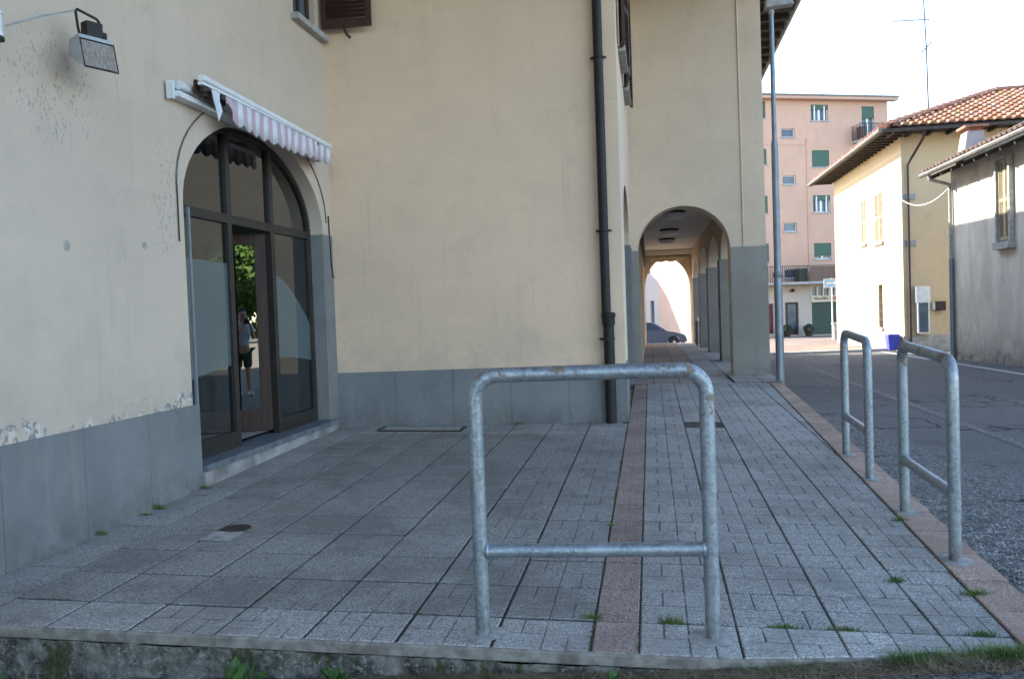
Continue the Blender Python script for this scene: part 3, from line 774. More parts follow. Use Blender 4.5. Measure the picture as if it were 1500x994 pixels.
# wiring round the arch
cb = MB(); c_ = (AY0+AY1)/2
cb.tube([(XL+.008, c_-1.445*math.cos(a), ASP+.12+.86*math.sin(a)) for a in [math.pi*(i/30) for i in range(31)]], .006, 6); B.append(cb.build('wiring', M['gutter'], smooth=True))
cb = MB()
cb.tube([(XL+.01, c_-1.445, ASP+.12), (XL+.01, c_-1.445, ASP-.3)], .005, 6); B.append(cb.build('wiring', M['black'], smooth=True)); cb = MB(); cb.tube([(XL+.01, 5.10, ASP+.2), (XL+.015, 5.12, 1.9), (XL+.03, 5.13, 1.78)], .007, 6); B.append(cb.build('wiring', M['black'], smooth=True))
# small round patches and fixings on the wall
M['patch'] = noisy('mortar_patch', (.26,.24,.21), (.44,.40,.34), 30, .95)
for (y_, z_, r_) in ((.939, 1.831, .034), (1.724, 1.888, .028)):
    pt_ = MB(); pt_.lathe((XL, y_, z_), [(r_, -.001), (r_*.95, .0015), (r_*.5, .002)], 14, 'x')
    B.append(pt_.build('wall_patch', M['patch'], smooth=True))

# upper window with its open shutter
wf = MB(); wf.box(-3.47, -3.43, 4.42, 4.98, 4.38, 6.0); 
w0 = MB()
for (a, b) in ((4.42, 4.49), (4.68, 4.73), (4.91, 4.98)): w0.box(-3.44, -3.39, a, b, 4.40, 6.0)
w0.box(-3.44, -3.39, 4.42, 4.98, 4.38, 4.45)
wn = w0.build('window', M['wood'], bevel=.003); B.append(wn)
pn = MB(); pn.face([(-3.41, 4.42, 4.4), (-3.41, 4.98, 4.4), (-3.41, 4.98, 6), (-3.41, 4.42, 6)]); pn.build('pane', M['winblue'], wn)
sl = MB(); sl.box(-3.46, -3.25, 4.36, 5.16, 4.315, 4.378); sl.build('sill', M['stone'], wn, bevel=.005)
def shutter(P, t, wd, z0, z1, th=.035, slats=True):
    t = Vector((t[0], t[1], 0)).normalized(); n = Vector((-t.y, t.x, 0)); P = Vector((P[0], P[1], 0)); mb = MB()
    def bx(u0, u1, za, zb, k=1): c = P+t*(u0+u1)/2; mb.obox((c.x, c.y, (za+zb)/2), t, n, (0,0,1), (u1-u0)/2, th/2*k, (zb-za)/2)
    bx(0, .06, z0, z1); bx(wd-.06, wd, z0, z1); bx(.06, wd-.06, z0, z0+.09); bx(.06, wd-.06, z1-.08, z1); bx(.06, wd-.06, (z0+z1)/2-.04, (z0+z1)/2+.04)
    z = z0+.10
    while z < z1-.09:
        c = P+t*wd/2; up = (Vector((0,0,1))*.8+n*.6).normalized(); mb.obox((c.x, c.y, z+.02), t, up.cross(t), up, wd/2-.058, .005, .028); z += .045
    return mb
B.append(shutter((-3.30, 5.09), (1, .03), .55, 4.44, 6.0).build('shutter', M['shutter']))
kn = MB(); kn.tube([(-3.05, 5.09, 4.44), (-3.03, 5.1, 4.37), (-3.0, 5.14, 4.34)], .014, 6); B.append(kn.build('shutter_catch', M['black']))
# windows of the wing side
for (ya, yb) in ((6.57, 7.37), (8.37, 9.12)):
    f = MB(); f.box(-.30, -.26, ya, yb, 4.42, 6.0); o = f.build('window', M['wood']); B.append(o)
    s = MB(); s.box(-.30, -.11, ya-.08, yb+.08, 4.36, 4.42); s.build('sill', M['stone'], o)
    B.append(shutter((-.165, ya), (.10, -1), .42, 4.40, 6.0).build('shutter', M['shutter'])); B.append(shutter((-.165, yb), (.16, 1), .42, 4.40, 6.0).build('shutter', M['shutter']))
# door in the wing arch, arcade shop doors
mb = MB(); mb.box(-.46, -.43, 6.6, 9.4, .1, 3.0); B.append(mb.build('arched_door', M['frame']))
for y in (12.08, 15.68, 19.28):
    mb = MB(); mb.box(-.24, -.2, y, y+2, .1, 2.6); mb.box(-.2, -.13, y, y+.1, .1, 2.6); mb.box(-.2, -.13, y+1.9, y+2, .1, 2.6); mb.box(-.2, -.14, y+.95, y+1.05, .1, 2.6); B.append(mb.build('shop_door', M['wood']))
mb = MB(); mb.box(-.1, -.02, 11.2, 26, 2.75, 3.0); B.append(mb.build('fascia', M['wood']))
# downpipe
dx, dy = fdir.x, fdir.y
def fp(x, off): # point in front of the recessed facade
    y = FA(x); return Vector((x+off*dy, y-off*dx, 0))
q0, q1 = fp(-.395, .075), fp(-.375, .075)
dp = MB(); dp.tube([(q0.x, q0.y, TOP-.1), (q0.x, q0.y, 1.28)], .05, 16); dp.tube([(q1.x, q1.y, 1.29), (q1.x, q1.y, .08)], .058, 16)
do = dp.build('downpipe', M['black'], smooth=True); B.append(do)
for z in (4.02, 2.18, 1.02):
    br = MB(); br.lathe((q0.x, q0.y, z), [(.062, -.012), (.066, 0), (.062, .012)], 16); br.tube([(q0.x-.085, q0.y+.01, z), (q0.x+.085, q0.y+.01, z)], .012, 6); br.build('pipe_bracket', M['black'], do, smooth=True)
br = MB(); br.lathe((q1.x, q1.y, 1.26), [(.058, -.10), (.07, -.09), (.07, -.02), (.078, .0), (.078, .03), (.055, .045)], 18); br.build('pipe_socket', M['black'], do, smooth=True)
thing('apartment_building', (-3.3, 5.2, 0), 'pale yellow building with arched shopfront, grey dado, dark downpipe and street arcade', 'building', B)

# ------------------------------------------------------------------ ceiling lamps, arcade awning, bollard
M['opal'] = mat('opal_glass', (.88,.88,.85), .4)
for i, y in enumerate((14.3, 18.4, 21.4)):
    z = 3.32
    a = MB(); a.lathe((0, 0, -.002), [(.235, -.0), (.24, -.035), (.225, -.045)], 28); b = MB(); b.lathe((0,0,-.047), [(.215, .0), (.21, -.05), (.16, -.10), (.05, -.115)], 28)
    if i == 0:
        o1 = a.build('rim', M['frame'], smooth=True); o2 = b.build('diffuser', M['opal'], smooth=True)
        r = empty('ceiling_lamp', (.62, y, z)); o1.parent = r; o2.parent = r; lamp0 = r
    else:
        r = copy_tree(lamp0); r.location = (.62, y, z)
    tag(r, ('nearest round ceiling lamp under the arcade, just inside the front arch', 'middle round ceiling lamp under the arcade vault', 'farthest round ceiling lamp deep inside the arcade')[i], 'lamp', 'round lamps on the arcade ceiling')
def scallop(P, t, L, z, dep, n, ca, cb, wave=.02):
    """hanging striped cloth with a scalloped hem: ONE sheet, stripes as colour"""
    P = Vector(P); t = Vector((t[0], t[1], 0)).normalized(); nrm = Vector((t.y, -t.x, 0)); mb = MB(); w = L/n; sub = 8
    for j in range(n*sub+1):
        u = w*j/sub
        for k in (0, 1, 2):
            hem = dep*(1-.17+.17*math.sin(math.pi*((u/(2*w)) % 1)))*k/2
            q = P+t*u+nrm*(wave*math.sin(u*9.3)*(.2+.4*k)); mb.v.append((q.x, q.y, z-hem-(.01*k*math.sin(u*2.1))))
    for j in range(n*sub):
        for k in (0, 1):
            a_ = 3*j+k; mb.f.append((a_, a_+3, a_+4, a_+1)); mb.col[len(mb.f)-1] = ca if (j//sub) % 2 == 0 else cb
    return mb
def clothmat():
    m = mat('faded_awning_cloth', (.6,.6,.6), .9); t = NT(m); at = t.n('ShaderNodeVertexColor', _layer_name='tone').outputs['Color']
    t.color(t.mix(t.math('MULTIPLY', t.ramp(t.noise(14, 5, .7), .45, .75), .45), at, (.30,.29,.29))); t.bump(t.noise(25, 4), .35, .006); return m
M['cloth'] = clothmat()
def sheet(mb, parent=None):
    o = mb.build('valance', M['cloth'], parent, smooth=True); k = o.modifiers.new('thick', 'SOLIDIFY'); k.thickness = .004; return o
p1 = sheet(scallop((-.08, 26.35, 0), (1, 0), 1.5, 3.14, .22, 8, (.55,.46,.30), (.60,.52,.36))); p3 = MB().tube([(-.09, 26.34, 3.15), (1.5, 26.34, 3.15)], .03, 8).build('bar', M['wood'])
thing('awning', (.7, 26.3, 3.1), 'cream scalloped awning valance hanging in the arcade\'s far end arch', 'awning', [p1, p3])
b = MB(); b.lathe((1.47, 22.6, .13), [(.05, 0), (.05, .74)], 14); c = MB(); c.lathe((1.47, 22.6, .87), [(.065, 0), (.07, .05), (.04, .1)], 14)
thing('bollard', (1.47, 22.6, .13), 'short grey bollard with a white cap between the arcade pillars', 'bollard', [b.build('post', M['galv_pole'], smooth=True), c.build('cap', M['white'], smooth=True)])

# ------------------------------------------------------------------ striped awning over the arch
M['stripe_pink'] = noisy('faded_pink_cloth', (.50,.37,.41), (.60,.47,.50), 5, .9, 90, .2)
M['stripe_white'] = noisy('faded_white_cloth', (.58,.60,.66), (.70,.72,.77), 5, .9, 90, .2)
XA = -3.10
parts = []
parts.append(sheet(scallop((XA, 2.62, 0), (0, 1), 2.03, 3.10, .215, 26, (.50,.37,.41), (.66,.66,.70), wave=.012)))
fb = MB(); fb.tube([(XA, 2.17, 3.135), (XA, 4.66, 3.098)], .026, 12); fb.box(XA-.03, XA+.012, 2.17, 4.66, 3.085, 3.105); parts.append(fb.build('front_bar', M['white'], smooth=True))
rb = MB(); rb.tube([(-3.24, 2.1, 3.075), (-3.24, 4.7, 3.06)], .034, 12); rb.box(-3.328, -3.23, 2.08, 4.75, 2.99, 3.03); rb.box(-3.31, -3.26, 2.05, 2.08, 2.97, 3.10); rb.box(-3.31, -3.25, 4.75, 4.78, 2.97, 3.12)
parts.append(rb.build('roller', M['white'], smooth=True))
for y in (2.30, 2.56, 4.4):
    fa = MB(); fa.tube([(-3.28, y, 3.08), (-3.2, y+.05, 3.08), (XA, y+.02, 3.11)], .016, 8); fa.lathe((-3.18, y+.04, 3.04), [(.035, 0), (.035, .07)], 12); fa.lathe((-3.12, y-.06, 3.05), [(.03, 0), (.03, .06)], 10)
    parts.append(fa.build('folding_arm', M['iron'], smooth=True))
rg = MB()   # torn piece of cloth at the damaged end
for i in range(5):
    for j in range(3):
        a = (XA-.02*j, 2.33+.02*i, 3.17-.05*j-.01*i)
rg_pts = [(XA, 2.30, 3.12), (XA, 2.43, 3.12), (XA-.01, 2.42, 3.02), (XA-.03, 2.46, 2.96), (XA-.02, 2.40, 2.87), (XA-.02, 2.37, 2.95), (XA, 2.33, 3.03)]
rg.prism([(p[1], p[2]) for p in rg_pts], XA-.004, XA+.004, 'x'); parts.append(rg.build('torn_cloth', M['stripe_white']))
rg = MB(); rg.prism([(2.47, 3.11), (2.63, 3.11), (2.63, 2.99), (2.56, 3.04), (2.49, 3.075)], XA-.004, XA+.003, 'x'); parts.append(rg.build('torn_cloth', M['stripe_pink']))
rg = MB(); rg.prism([(2.2, 3.04), (2.62, 3.0), (2.6, 3.10), (2.22, 3.14)], -3.19, -3.17, 'x'); parts.append(rg.build('roll_of_cloth', M['wood']))
thing('awning', (-3.3, 3.4, 3.0), 'torn pink and white striped awning rolled up over the shop arch', 'awning', parts)

# ------------------------------------------------------------------ floodlight on its arm
FX, FY, FZ = -3.12, .955, 3.04
ax = Vector((.42, .90, -.0)).normalized()          # width of the lamp
fz = Vector((.0, 0, 1)); fn = ax.cross(fz).normalized()    # faces the terrace
def fl(u, n_, z): return Vector((FX, FY, FZ))+ax*u+fn*n_+Vector((0, 0, z))
hb = MB(); W2 = .101
tilt = .05
top_ = [fl(-W2+.02, -.06, -.02), fl(W2-.02, -.06, -.02), fl(W2, .05, -.0), fl(-W2, .05, -.0)]
hb.hexa([fl(-W2, .10, -.205), fl(W2, .10, -.205), fl(W2*.9, -.09, -.10), fl(-W2*.9, -.09, -.10), fl(-W2, .06, -.005), fl(W2, .06, -.005), fl(W2*.85, -.07, -.01), fl(-W2*.85, -.07, -.01)])
h1 = hb.build('housing', M['alu'], bevel=.006)
lf = MB(); P4 = [fl(-W2*.94, .104, -.196), fl(W2*.94, .104, -.196), fl(W2*.94, .067, -.045), fl(-W2*.94, .067, -.045)]
P5 = [fl(-W2*.5, .112, -.165), fl(W2*.5, .112, -.165), fl(W2*.5, .086, -.07), fl(-W2*.5, .086, -.07)]
for i in range(4): k = (i+1) % 4; lf.face([P4[i]+fn*.002, P4[k]+fn*.002, P5[k]-fn*.012, P5[i]-fn*.012])
lf.face([p-fn*.012 for p in P5])
M['reflector'] = noisy('lamp_glass', (.17,.145,.125), (.33,.29,.26), 9, .25, 30, .05, stretch=(14,14,1))
h2 = lf.build('lens', M['reflector'])
rm_ = MB(); q = [p+fn*.004 for p in [fl(-W2, .106, -.205), fl(W2, .106, -.205), fl(W2, .068, -.036), fl(-W2, .068, -.036)]]
rm_.tube(q, .0055, 6, closed=True); h3 = rm_.build('rim', M['iron'], smooth=True)
yk = MB(); yk.tube([fl(-W2*.55, 0, -.01), fl(-W2*.57, -.02, .05), fl(-W2*.56, -.04, .155), fl(-W2*.45, -.045, .168), fl(W2*.7, -.045, .140), fl(W2*.82, -.04, .125), fl(W2*.82, -.02, .05), fl(W2*.8, 0, -.01)], .008, 8); h4 = yk.build('yoke', M['black'], smooth=True)
bx = MB(); c0 = fl(.02, -.01, .045); bx.obox(c0, ax, fn, (0,0,1), .05, .035, .05); bx.lathe(fl(.085, 0, .02), [(.02, -.03), (.02, .03)], 10); h5 = bx.build('junction_box', M['black'], bevel=.006)
thing('floodlight', (FX, FY, FZ), 'grey rectangular floodlight hanging in a black yoke beside the left wall', 'floodlight', [h1, h2, h3, h4, h5])
ar_ = MB(); ar_.tube([(-3.21, .40, 2.94), (-3.18, .64, 3.07), fl(-W2*.5, -.045, .160)], .005, 8); 
mt = MB(); mt.lathe((-3.23, .352, 2.94), [(.02, -.07), (.034, -.068), (.034, -.05), (.030, -.046), (.030, .045), (.036, .05), (.036, .062), (.02, .07)], 18); mt.box(-3.329, -3.24, .33, .375, 2.90, 2.98)
mk = MB(); mk.lathe((-3.23, .352, 2.86), [(.038, -.010), (.038, .006), (.02, .01)], 18)
thing('lamp_bracket', (-3.3, .3, 3.15), 'white cylindrical wall bracket with a thin arm at the photo\'s left edge', 'bracket', [mt.build('cylinder', M['white'], smooth=True), ar_.build('arm', M['alu'], smooth=True), mk.build('collar', M['black'], smooth=True)])

# ------------------------------------------------------------------ hoop barriers
def hoop(A, Bp, hA, hB, lbA, r=.031, label='', rb=.10, collar=True):
    A = Vector(A); Bp = Vector(Bp); d = (Bp-A); d.z = 0; d.normalize(); zt = A.z+hA; zt2 = Bp.z+hB
    def bend(c, a0, a1, s):
        return [Vector((c.x, c.y, 0))+d*(s*rb*math.cos(a))+Vector((0,0,c.z+rb*math.sin(a))) for a in [a0+(a1-a0)*i/8 for i in range(9)]]
    c1 = Vector((A.x, A.y, zt-rb))+d*rb; c2 = Vector((Bp.x, Bp.y, zt2-rb))-d*rb
    pts = [A-Vector((0,0,.05)), A+Vector((0,0,.3)), A+Vector((0,0,.6))]+bend(c1, 0, math.pi/2, -1)+list(reversed(bend(c2, 0, math.pi/2, 1)))+[Bp+Vector((0,0,.6)), Bp+Vector((0,0,.3)), Bp-Vector((0,0,.05))]
    f = MB(); f.tube(pts, r, 22); hp = f.build('hoop', M['galv'], smooth=True)
    c = MB(); la, lb = A+Vector((0,0,lbA)), Bp+Vector((0,0,A.z+lbA-Bp.z)); c.tube([la+d*(r*.6), lb-d*(r*.6)], r*.95, 22)
    cb_ = c.build('crossbar', M['galv'], smooth=True)
    wds = []
    for P, s in ((la, 1), (lb, -1)):
        wd = MB(); wds.append(wd); wd.tube([P+d*s*(r*.78), P+d*s*(r*.95), P+d*s*(r*1.25)], [r*1.0, r*1.12, r*.98], 20, cap=False)
    ps = [hp, cb_]+[q_.build('weld', M['galv'], smooth=True) for q_ in wds]
    for P in (A, Bp):
        k = MB(); n = 22; ring0 = []
        k.v.append(tuple(P+Vector((0,0,.0045))))
        for j, (rr, h) in enumerate(((.040, .004), (.060, .0034), (.088, .0012))):
            for i in range(n):
                an = 2*math.pi*i/n; q = rr*(1+.55*noise.noise(Vector((math.cos(an)*2+P.x*9, math.sin(an)*2, 1+j*.2))))
                x, y = P.x+q*math.cos(an)*1.0, P.y+q*math.sin(an)
                x = min(x, kin(y)+.21); y = max(y, -.312)
                if P.x > 1.4: x = max(x, kin(y)+.008)
                k.v.append((x, y, zp(x, y)+h+(.006 if P.x > 1.4 else 0)))
        for j in range(2):
            for i in range(n):
                a = 1+j*n+i; b2 = 1+j*n+(i+1) % n; k.f.append((a, b2, b2+n, a+n))
        for i in range(n): k.f.append((0, 1+i, 1+(i+1) % n))
        ps.append(k.build('footing', M['concrete'], smooth=True))
    thing('hoop_barrier', (A.x, A.y, A.z), label, 'barrier', ps, 'galvanised hoop barriers on the pavement')
HOOPS = [
 ((-.643, -.193), (.298, -.128), 1.079, 1.092, .350, 'near hoop barrier across the front edge of the terrace, spanning the red paving strip'),
 ((1.580, .962), (1.612, 1.935), 1.030, 1.040, .345, 'nearer hoop barrier on the terracotta kerb, rust patch on its bend'),
 ((1.632, 2.862), (1.668, 3.772), 1.015, 1.025, .345, 'farther, smaller hoop barrier on the terracotta kerb before the lamp post')]
for (a, b, h1_, h2_, lb_, lab) in HOOPS:
    hoop((a[0], a[1], zp(*a)), (b[0], b[1], zp(*b)), h1_, h2_, lb_, label=lab)

# ------------------------------------------------------------------ street lamp
PX, PY = 1.985, 9.52
po = MB(); zb = zr(PX, PY); po.tube([(PX, PY, zb), (PX, PY, 1.75), (PX, PY, 1.78), (PX, PY, 3.7), (PX, PY, 3.78), (PX, PY, 5.62)], [.062, .060, .052, .050, .036, .033], 18)
cl = MB(); cl.lathe((PX, PY, 1.76), [(.062, -.04), (.07, -.03), (.07, .02), (.052, .04)], 18); cl.box(PX+.045, PX+.075, PY-.02, PY+.02, 1.74, 1.80)
hd = MB(); hd.hexa([(PX-.10, PY-.10, 5.69), (PX+.32, PY-.09, 5.72), (PX+.32, PY+.09, 5.72), (PX-.10, PY+.10, 5.69), (PX-.08, PY-.08, 5.85), (PX+.28, PY-.06, 5.84), (PX+.28, PY+.06, 5.84), (PX-.08, PY+.08, 5.85)])
hd.lathe((PX, PY, 5.60), [(.042, 0), (.045, .08)], 14)
thing('street_lamp', (PX, PY, zb), 'tall thin grey street lamp post at the arcade corner', 'street lamp', [po.build('pole', M['galv_pole'], smooth=True), cl.build('collar', M['galv_pole'], smooth=True), hd.build('lamp_head', M['stone'], bevel=.02)])

# ------------------------------------------------------------------ covers in the paving
def dz(x, y): return zp(x, y)+.004
gr_ = MB(); gx0, gx1, gy0, gy1 = .405, .795, 5.605, 5.995
def zq(x, y): return zp(x, y)-.002
for i in range(9):
    x = gx0+(gx1-gx0)*i/8; gr_.hexa([(x-.008, gy0, zq(x, gy0)-.03), (x+.008, gy0, zq(x, gy0)-.03), (x+.008, gy1, zq(x, gy1)-.03), (x-.008, gy1, zq(x, gy1)-.03), (x-.008, gy0, zq(x, gy0)), (x+.008, gy0, zq(x, gy0)), (x+.008, gy1, zq(x, gy1)), (x-.008, gy1, zq(x, gy1))])
for i in range(9):
    y = gy0+(gy1-gy0)*i/8; gr_.hexa([(gx0, y-.008, zq(gx0, y)-.032), (gx1, y-.008, zq(gx1, y)-.032), (gx1, y+.008, zq(gx1, y)-.032), (gx0, y+.008, zq(gx0, y)-.032), (gx0, y-.008, zq(gx0, y)-.001), (gx1, y-.008, zq(gx1, y)-.001), (gx1, y+.008, zq(gx1, y)-.001), (gx0, y+.008, zq(gx0, y)-.001)])
tag(gr_.build('drain_grate', M['iron']), 'square rusty drain grate in the pavement right of the red strip', 'drain')
mh = MB(); z = zp(-2.5, 1.25); mh.lathe((-2.5, 1.25, z), [(.090, -.01), (.090, .004), (.082, .006), (.077, .004), (.02, .0045)], 24); tag(mh.build('drain_cover', M['iron'], smooth=True), 'small round rusty drain cover in the left part of the terrace', 'drain')
pq = MB(); pq.face([(-2.6, .97, zp(-2.6,.97)+.0035), (-2.40, .97, zp(-2.4,.97)+.0035), (-2.40, 1.165, zp(-2.4,1.165)+.0035), (-2.6, 1.165, zp(-2.6,1.165)+.0035)]); tag(pq.build('paving_patch', M['concrete']), kind='structure')
hc = MB()
def hq(x, y, h): return (x, y, zp(x, y)+h)
def flat(mbx, x0, x1, y0, y1, h0, h1): mbx.hexa([hq(x0,y0,h0), hq(x1,y0,h0), hq(x1,y1,h0), hq(x0,y1,h0), hq(x0,y0,h1), hq(x1,y0,h1), hq(x1,y1,h1), hq(x0,y1,h1)])
flat(hc, -2.78, -1.93, 4.94, 5.18, -.01, .009); lid = hc.build('lid', M['concrete']); hr = MB()
for a in ((-2.80, -1.91, 4.905, 4.936), (-2.81, -2.782, 4.936, 5.18), (-1.928, -1.90, 4.936, 5.2)): flat(hr, *a, -.01, .012)
thing('access_hatch', (-2.3, 5.05, .13), 'long concrete hatch in a dark frame at the facade\'s foot', 'hatch', [lid, hr.build('rim', M['iron'])])

# ------------------------------------------------------------------ pink apartment block
M['pink'] = plaster('salmon_render', (.58,.37,.275), (.50,.33,.25), spots=False)
M['pale_render'] = plaster('pale_ground_floor_render', (.50,.44,.38), (.38,.33,.29), spots=False)
M['green'] = noisy('green_roller_shutter', (.035,.085,.06), (.055,.12,.085), 3, .6, 30, .2, stretch=(1,1,20))
M['green_dark'] = noisy('dark_green_door', (.012,.035,.026), (.02,.05,.036), 3, .5, 30, .2, stretch=(1,1,14))
M['burg'] = noisy('dark_red_door', (.09,.012,.014), (.13,.02,.02), 3, .5)
M['brownpanel'] = noisy('brown_balcony_screen', (.12,.075,.055), (.17,.11,.08), 3, .7, 30, .3, stretch=(14,14,1))
A0 = Vector((7.5, 51.0, 0)); tp = Vector((9.3, 3.6, 0)).normalized(); npk = Vector((tp.y, -tp.x, 0))     # towards the viewer
U0 = -3.8; LP = 8.55-U0
def pk_pt(u, z, d=0): p = A0+tp*u+npk*d; return Vector((p.x, p.y, z))
wins = []      # (u0,u1,z0,z1,type)
for (z0, z1) in ((12.82, 13.87), (9.95, 10.92), (6.94, 8.01), (3.9, 5.04)):
    wins.append((-.36, .0, z0, z1, 'shut')); wins.append((-2.9, -1.7, z0, z1, 'shut'))
for (z0, z1) in ((11.65, 12.2), (8.71, 9.27), (5.76, 6.33), (2.84, 3.43)): wins.append((1.06, 1.96, z0, z1, 'small'))
for (z0, z1, k) in ((12.7, 13.7, 'half'), (9.8, 10.85, 'shut'), (6.94, 8.02, 'half'), (4.0, 5.01, 'most')): wins.append((3.12, 4.33, z0, z1, k))
wins += [(6.7, 7.58, 11.43, 13.64, 'tall'), (6.7, 7.58, 8.4, 10.6, 'tall'), (6.7, 7.58, 5.4, 7.6, 'tall')]
gops = [(1.01, 1.95, -.72, 1.33, 'door'), (2.86, 5.0, -.78, 1.27, 'garage'), (-.9, .22, -.6, 1.28, 'red'), (2.86, 5.05, 1.70, 2.26, 'strip')]
PKP = []
def local_wall(mb, u0, u1, z0, z1, ops):
    p = A0+tp*u0
    wall(mb, (p.x, p.y), tp, u1-u0, z0, z1, [dict(u0=o[0]-u0, u1=o[1]-u0, z0=o[2], z1=o[3], depth=.16) for o in ops], inward=(-npk.x, -npk.y))
mb = MB(); local_wall(mb, U0, 8.55, 2.45, 14.12, wins)
pa, pb = pk_pt(8.55, 0), pk_pt(8.55, 0, -10); pc, pd = pk_pt(U0, 0), pk_pt(U0, 0, -10)
mb.face([(pa.x, pa.y, -1.2), (pb.x, pb.y, -1.2), (pb.x, pb.y, 14.12), (pa.x, pa.y, 14.12)]); mb.face([(pc.x, pc.y, -1.2), (pd.x, pd.y, -1.2), (pd.x, pd.y, 14.12), (pc.x, pc.y, 14.12)])
mb.face([(pb.x, pb.y, -1.2), (pd.x, pd.y, -1.2), (pd.x, pd.y, 14.12), (pb.x, pb.y, 14.12)])
PKP.append(mb.build('wall', M['pink']))
mb = MB(); local_wall(mb, U0, 8.55, -1.2, 2.45, gops); PKP.append(mb.build('wall', M['pale_render']))
def pbx(mb, u0, u1, z0, z1, d0, d1):
    q = [pk_pt(u0, 0, d0), pk_pt(u1, 0, d0), pk_pt(u1, 0, d1), pk_pt(u0, 0, d1)]
    mb.hexa([(p.x, p.y, z0) for p in q]+[(p.x, p.y, z1) for p in q]); return mb
for (u0, u1, z0, z1, k) in wins:
    o = pbx(MB(), u0, u1, z0, z1, -.20, -.15).build('window', M['winblue']); PKP.append(o)
    fm_ = MB(); w_ = .05
    if k in ('half', 'tall', 'small', 'most'):
        pbx(fm_, u0, u0+w_, z0, z1, -.149, -.11); pbx(fm_, u1-w_, u1, z0, z1, -.149, -.11); pbx(fm_, u0+w_, u1-w_, z0, z0+w_, -.149, -.11); pbx(fm_, u0+w_, u1-w_, z1-w_, z1, -.149, -.11)
        if k != 'small': um = (u0+u1)/2; pbx(fm_, um-.07, um+.07, z0+w_, z1-w_, -.149, -.10)
        if k in ('half',): pbx(fm_, u0+.22, u0+.30, z0+w_, z1-w_, -.14, -.02); pbx(fm_, u1-.30, u1-.22, z0+w_, z1-w_, -.14, -.02)
        fm_.build('frame', M['white'], o)
    f = {'shut': 0, 'half': .7, 'most': .22, 'tall': .66}.get(k)
    if f is not None: pbx(MB(), u0+.01, u1-.01, z0+(z1-z0)*f, z1, -.10, -.03).build('roller_shutter', M['green'], o)
    pbx(MB(), u0-.06, u1+.06, z0-.07, z0, -.1, .05).build('sill', M['stone'], o)
o = pbx(MB(), 1.01, 1.95, -.72, 1.33, -.2, -.14).build('door', M['frame']); PKP.append(o); pbx(MB(), 1.25, 1.82, -.35, 1.2, -.139, -.13).build('pane', M['winblue'], o)
PKP.append(pbx(MB(), 2.86, 5.0, -.78, 1.27, -.2, -.13).build('garage_door', M['green_dark'])); PKP.append(pbx(MB(), -.9, .22, -.6, 1.28, -.2, -.13).build('door', M['burg']))
o = pbx(MB(), 2.86, 5.05, 1.70, 2.26, -.2, -.14).build('window', M['winblue']); PKP.append(o)
fm_ = MB()
for k in range(6): pbx(fm_, 2.86+k*.42, 2.92+k*.42, 1.70, 2.26, -.139, -.05)
fm_.build('frame', M['white'], o)
# shop fascia with faded lettering
M['fascia'] = noisy('faded_fascia', (.52,.48,.36), (.62,.58,.46), 2, .7)
M['letter'] = noisy('faded_letters', (.16,.07,.05), (.28,.14,.10), 5, .7); M['letter_red'] = noisy('faded_red_letters', (.42,.08,.06), (.52,.14,.11), 5, .7)
o = pbx(MB(), 2.84, 5.06, 1.29, 1.69, .0, .05).build('fascia', M['fascia']); PKP.append(o)
lt = MB(); u = 2.98; random.seed(3)
while u < 4.0:
    w_ = random.uniform(.05, .11); pbx(lt, u, u+w_, 1.42, 1.42+random.choice((.12, .12, .18)), .05, .058); u += w_+.03
lt.build('lettering', M['letter'], o)
lt = MB(); u = 4.12
while u < 4.95:
    w_ = random.uniform(.07, .12); pbx(lt, u, u+w_, 1.40, 1.60, .05, .058); u += w_+.03
lt.build('lettering', M['letter_red'], o)
# balconies
bl = pbx(MB(), U0+.3, 8.3, 2.42, 2.58, .0, 1.1).build('balcony', M['stone']); PKP.append(bl)
rl = MB(); pbx(rl, U0+.3, 8.3, 3.53, 3.57, 1.04, 1.08)
u = U0+.3
while u < 2.0: pbx(rl, u, u+.025, 2.58, 3.53, 1.05, 1.075); u += .14
rl.build('railing', M['iron'], bl); pbx(MB(), 2.15, 8.3, 2.62, 3.5, 1.045, 1.075).build('screen', M['brownpanel'], bl)
pbx(MB(), 1.55, 2.1, 2.6, 3.4, .3, .8).build('cabinet', M['green_dark'], bl)
b2 = pbx(MB(), 5.95, 7.9, 11.25, 11.4, 0, .95).build('balcony', M['stone']); PKP.append(b2)
rl = MB(); pbx(rl, 5.95, 7.9, 12.35, 12.39, .9, .94); 
for k in range(15): u = 5.97+k*.135; pbx(rl, u, u+.025, 11.4, 12.36, .9, .93)
for k in range(6): d = .05+k*.15; pbx(rl, 5.95, 5.975, 11.4, 12.36, d, d+.025)
rl.build('railing', M['iron'], b2)
pot = MB(); pbx(pot, 6.05, 6.5, 11.4, 12.2, .4, .8); pot.build('cabinet', M['brownpanel'], b2)
rf = MB(); pbx(rf, U0-.5, 9.05, 14.12, 14.22, -10.5, .55); PKP.append(rf.build('roof', M['gutter'])); cn_ = MB(); pbx(cn_, U0-.48, 9.0, 13.95, 14.12, .0, .5); cn_.build('cornice', M['pink'], PKP[-1])
for (u0, u1) in ((-.35, .75), (1.85, 2.85)):
    d_ = -4.5; h_ = MB(); pbx(h_, u0, u1, 14.2, 15.35, d_-.6, d_); c_o = h_.build('chimney', M['stone'], PKP[-1]); cap = MB()
    pbx(cap, u0-.1, u1+.1, 15.42, 15.5, d_-.7, d_+.1); pbx(cap, u0, u0+.12, 15.35, 15.42, d_-.6, d_); pbx(cap, u1-.12, u1, 15.35, 15.42, d_-.6, d_); c2_ = cap.build('chimney', M['iron'], PKP[-1])
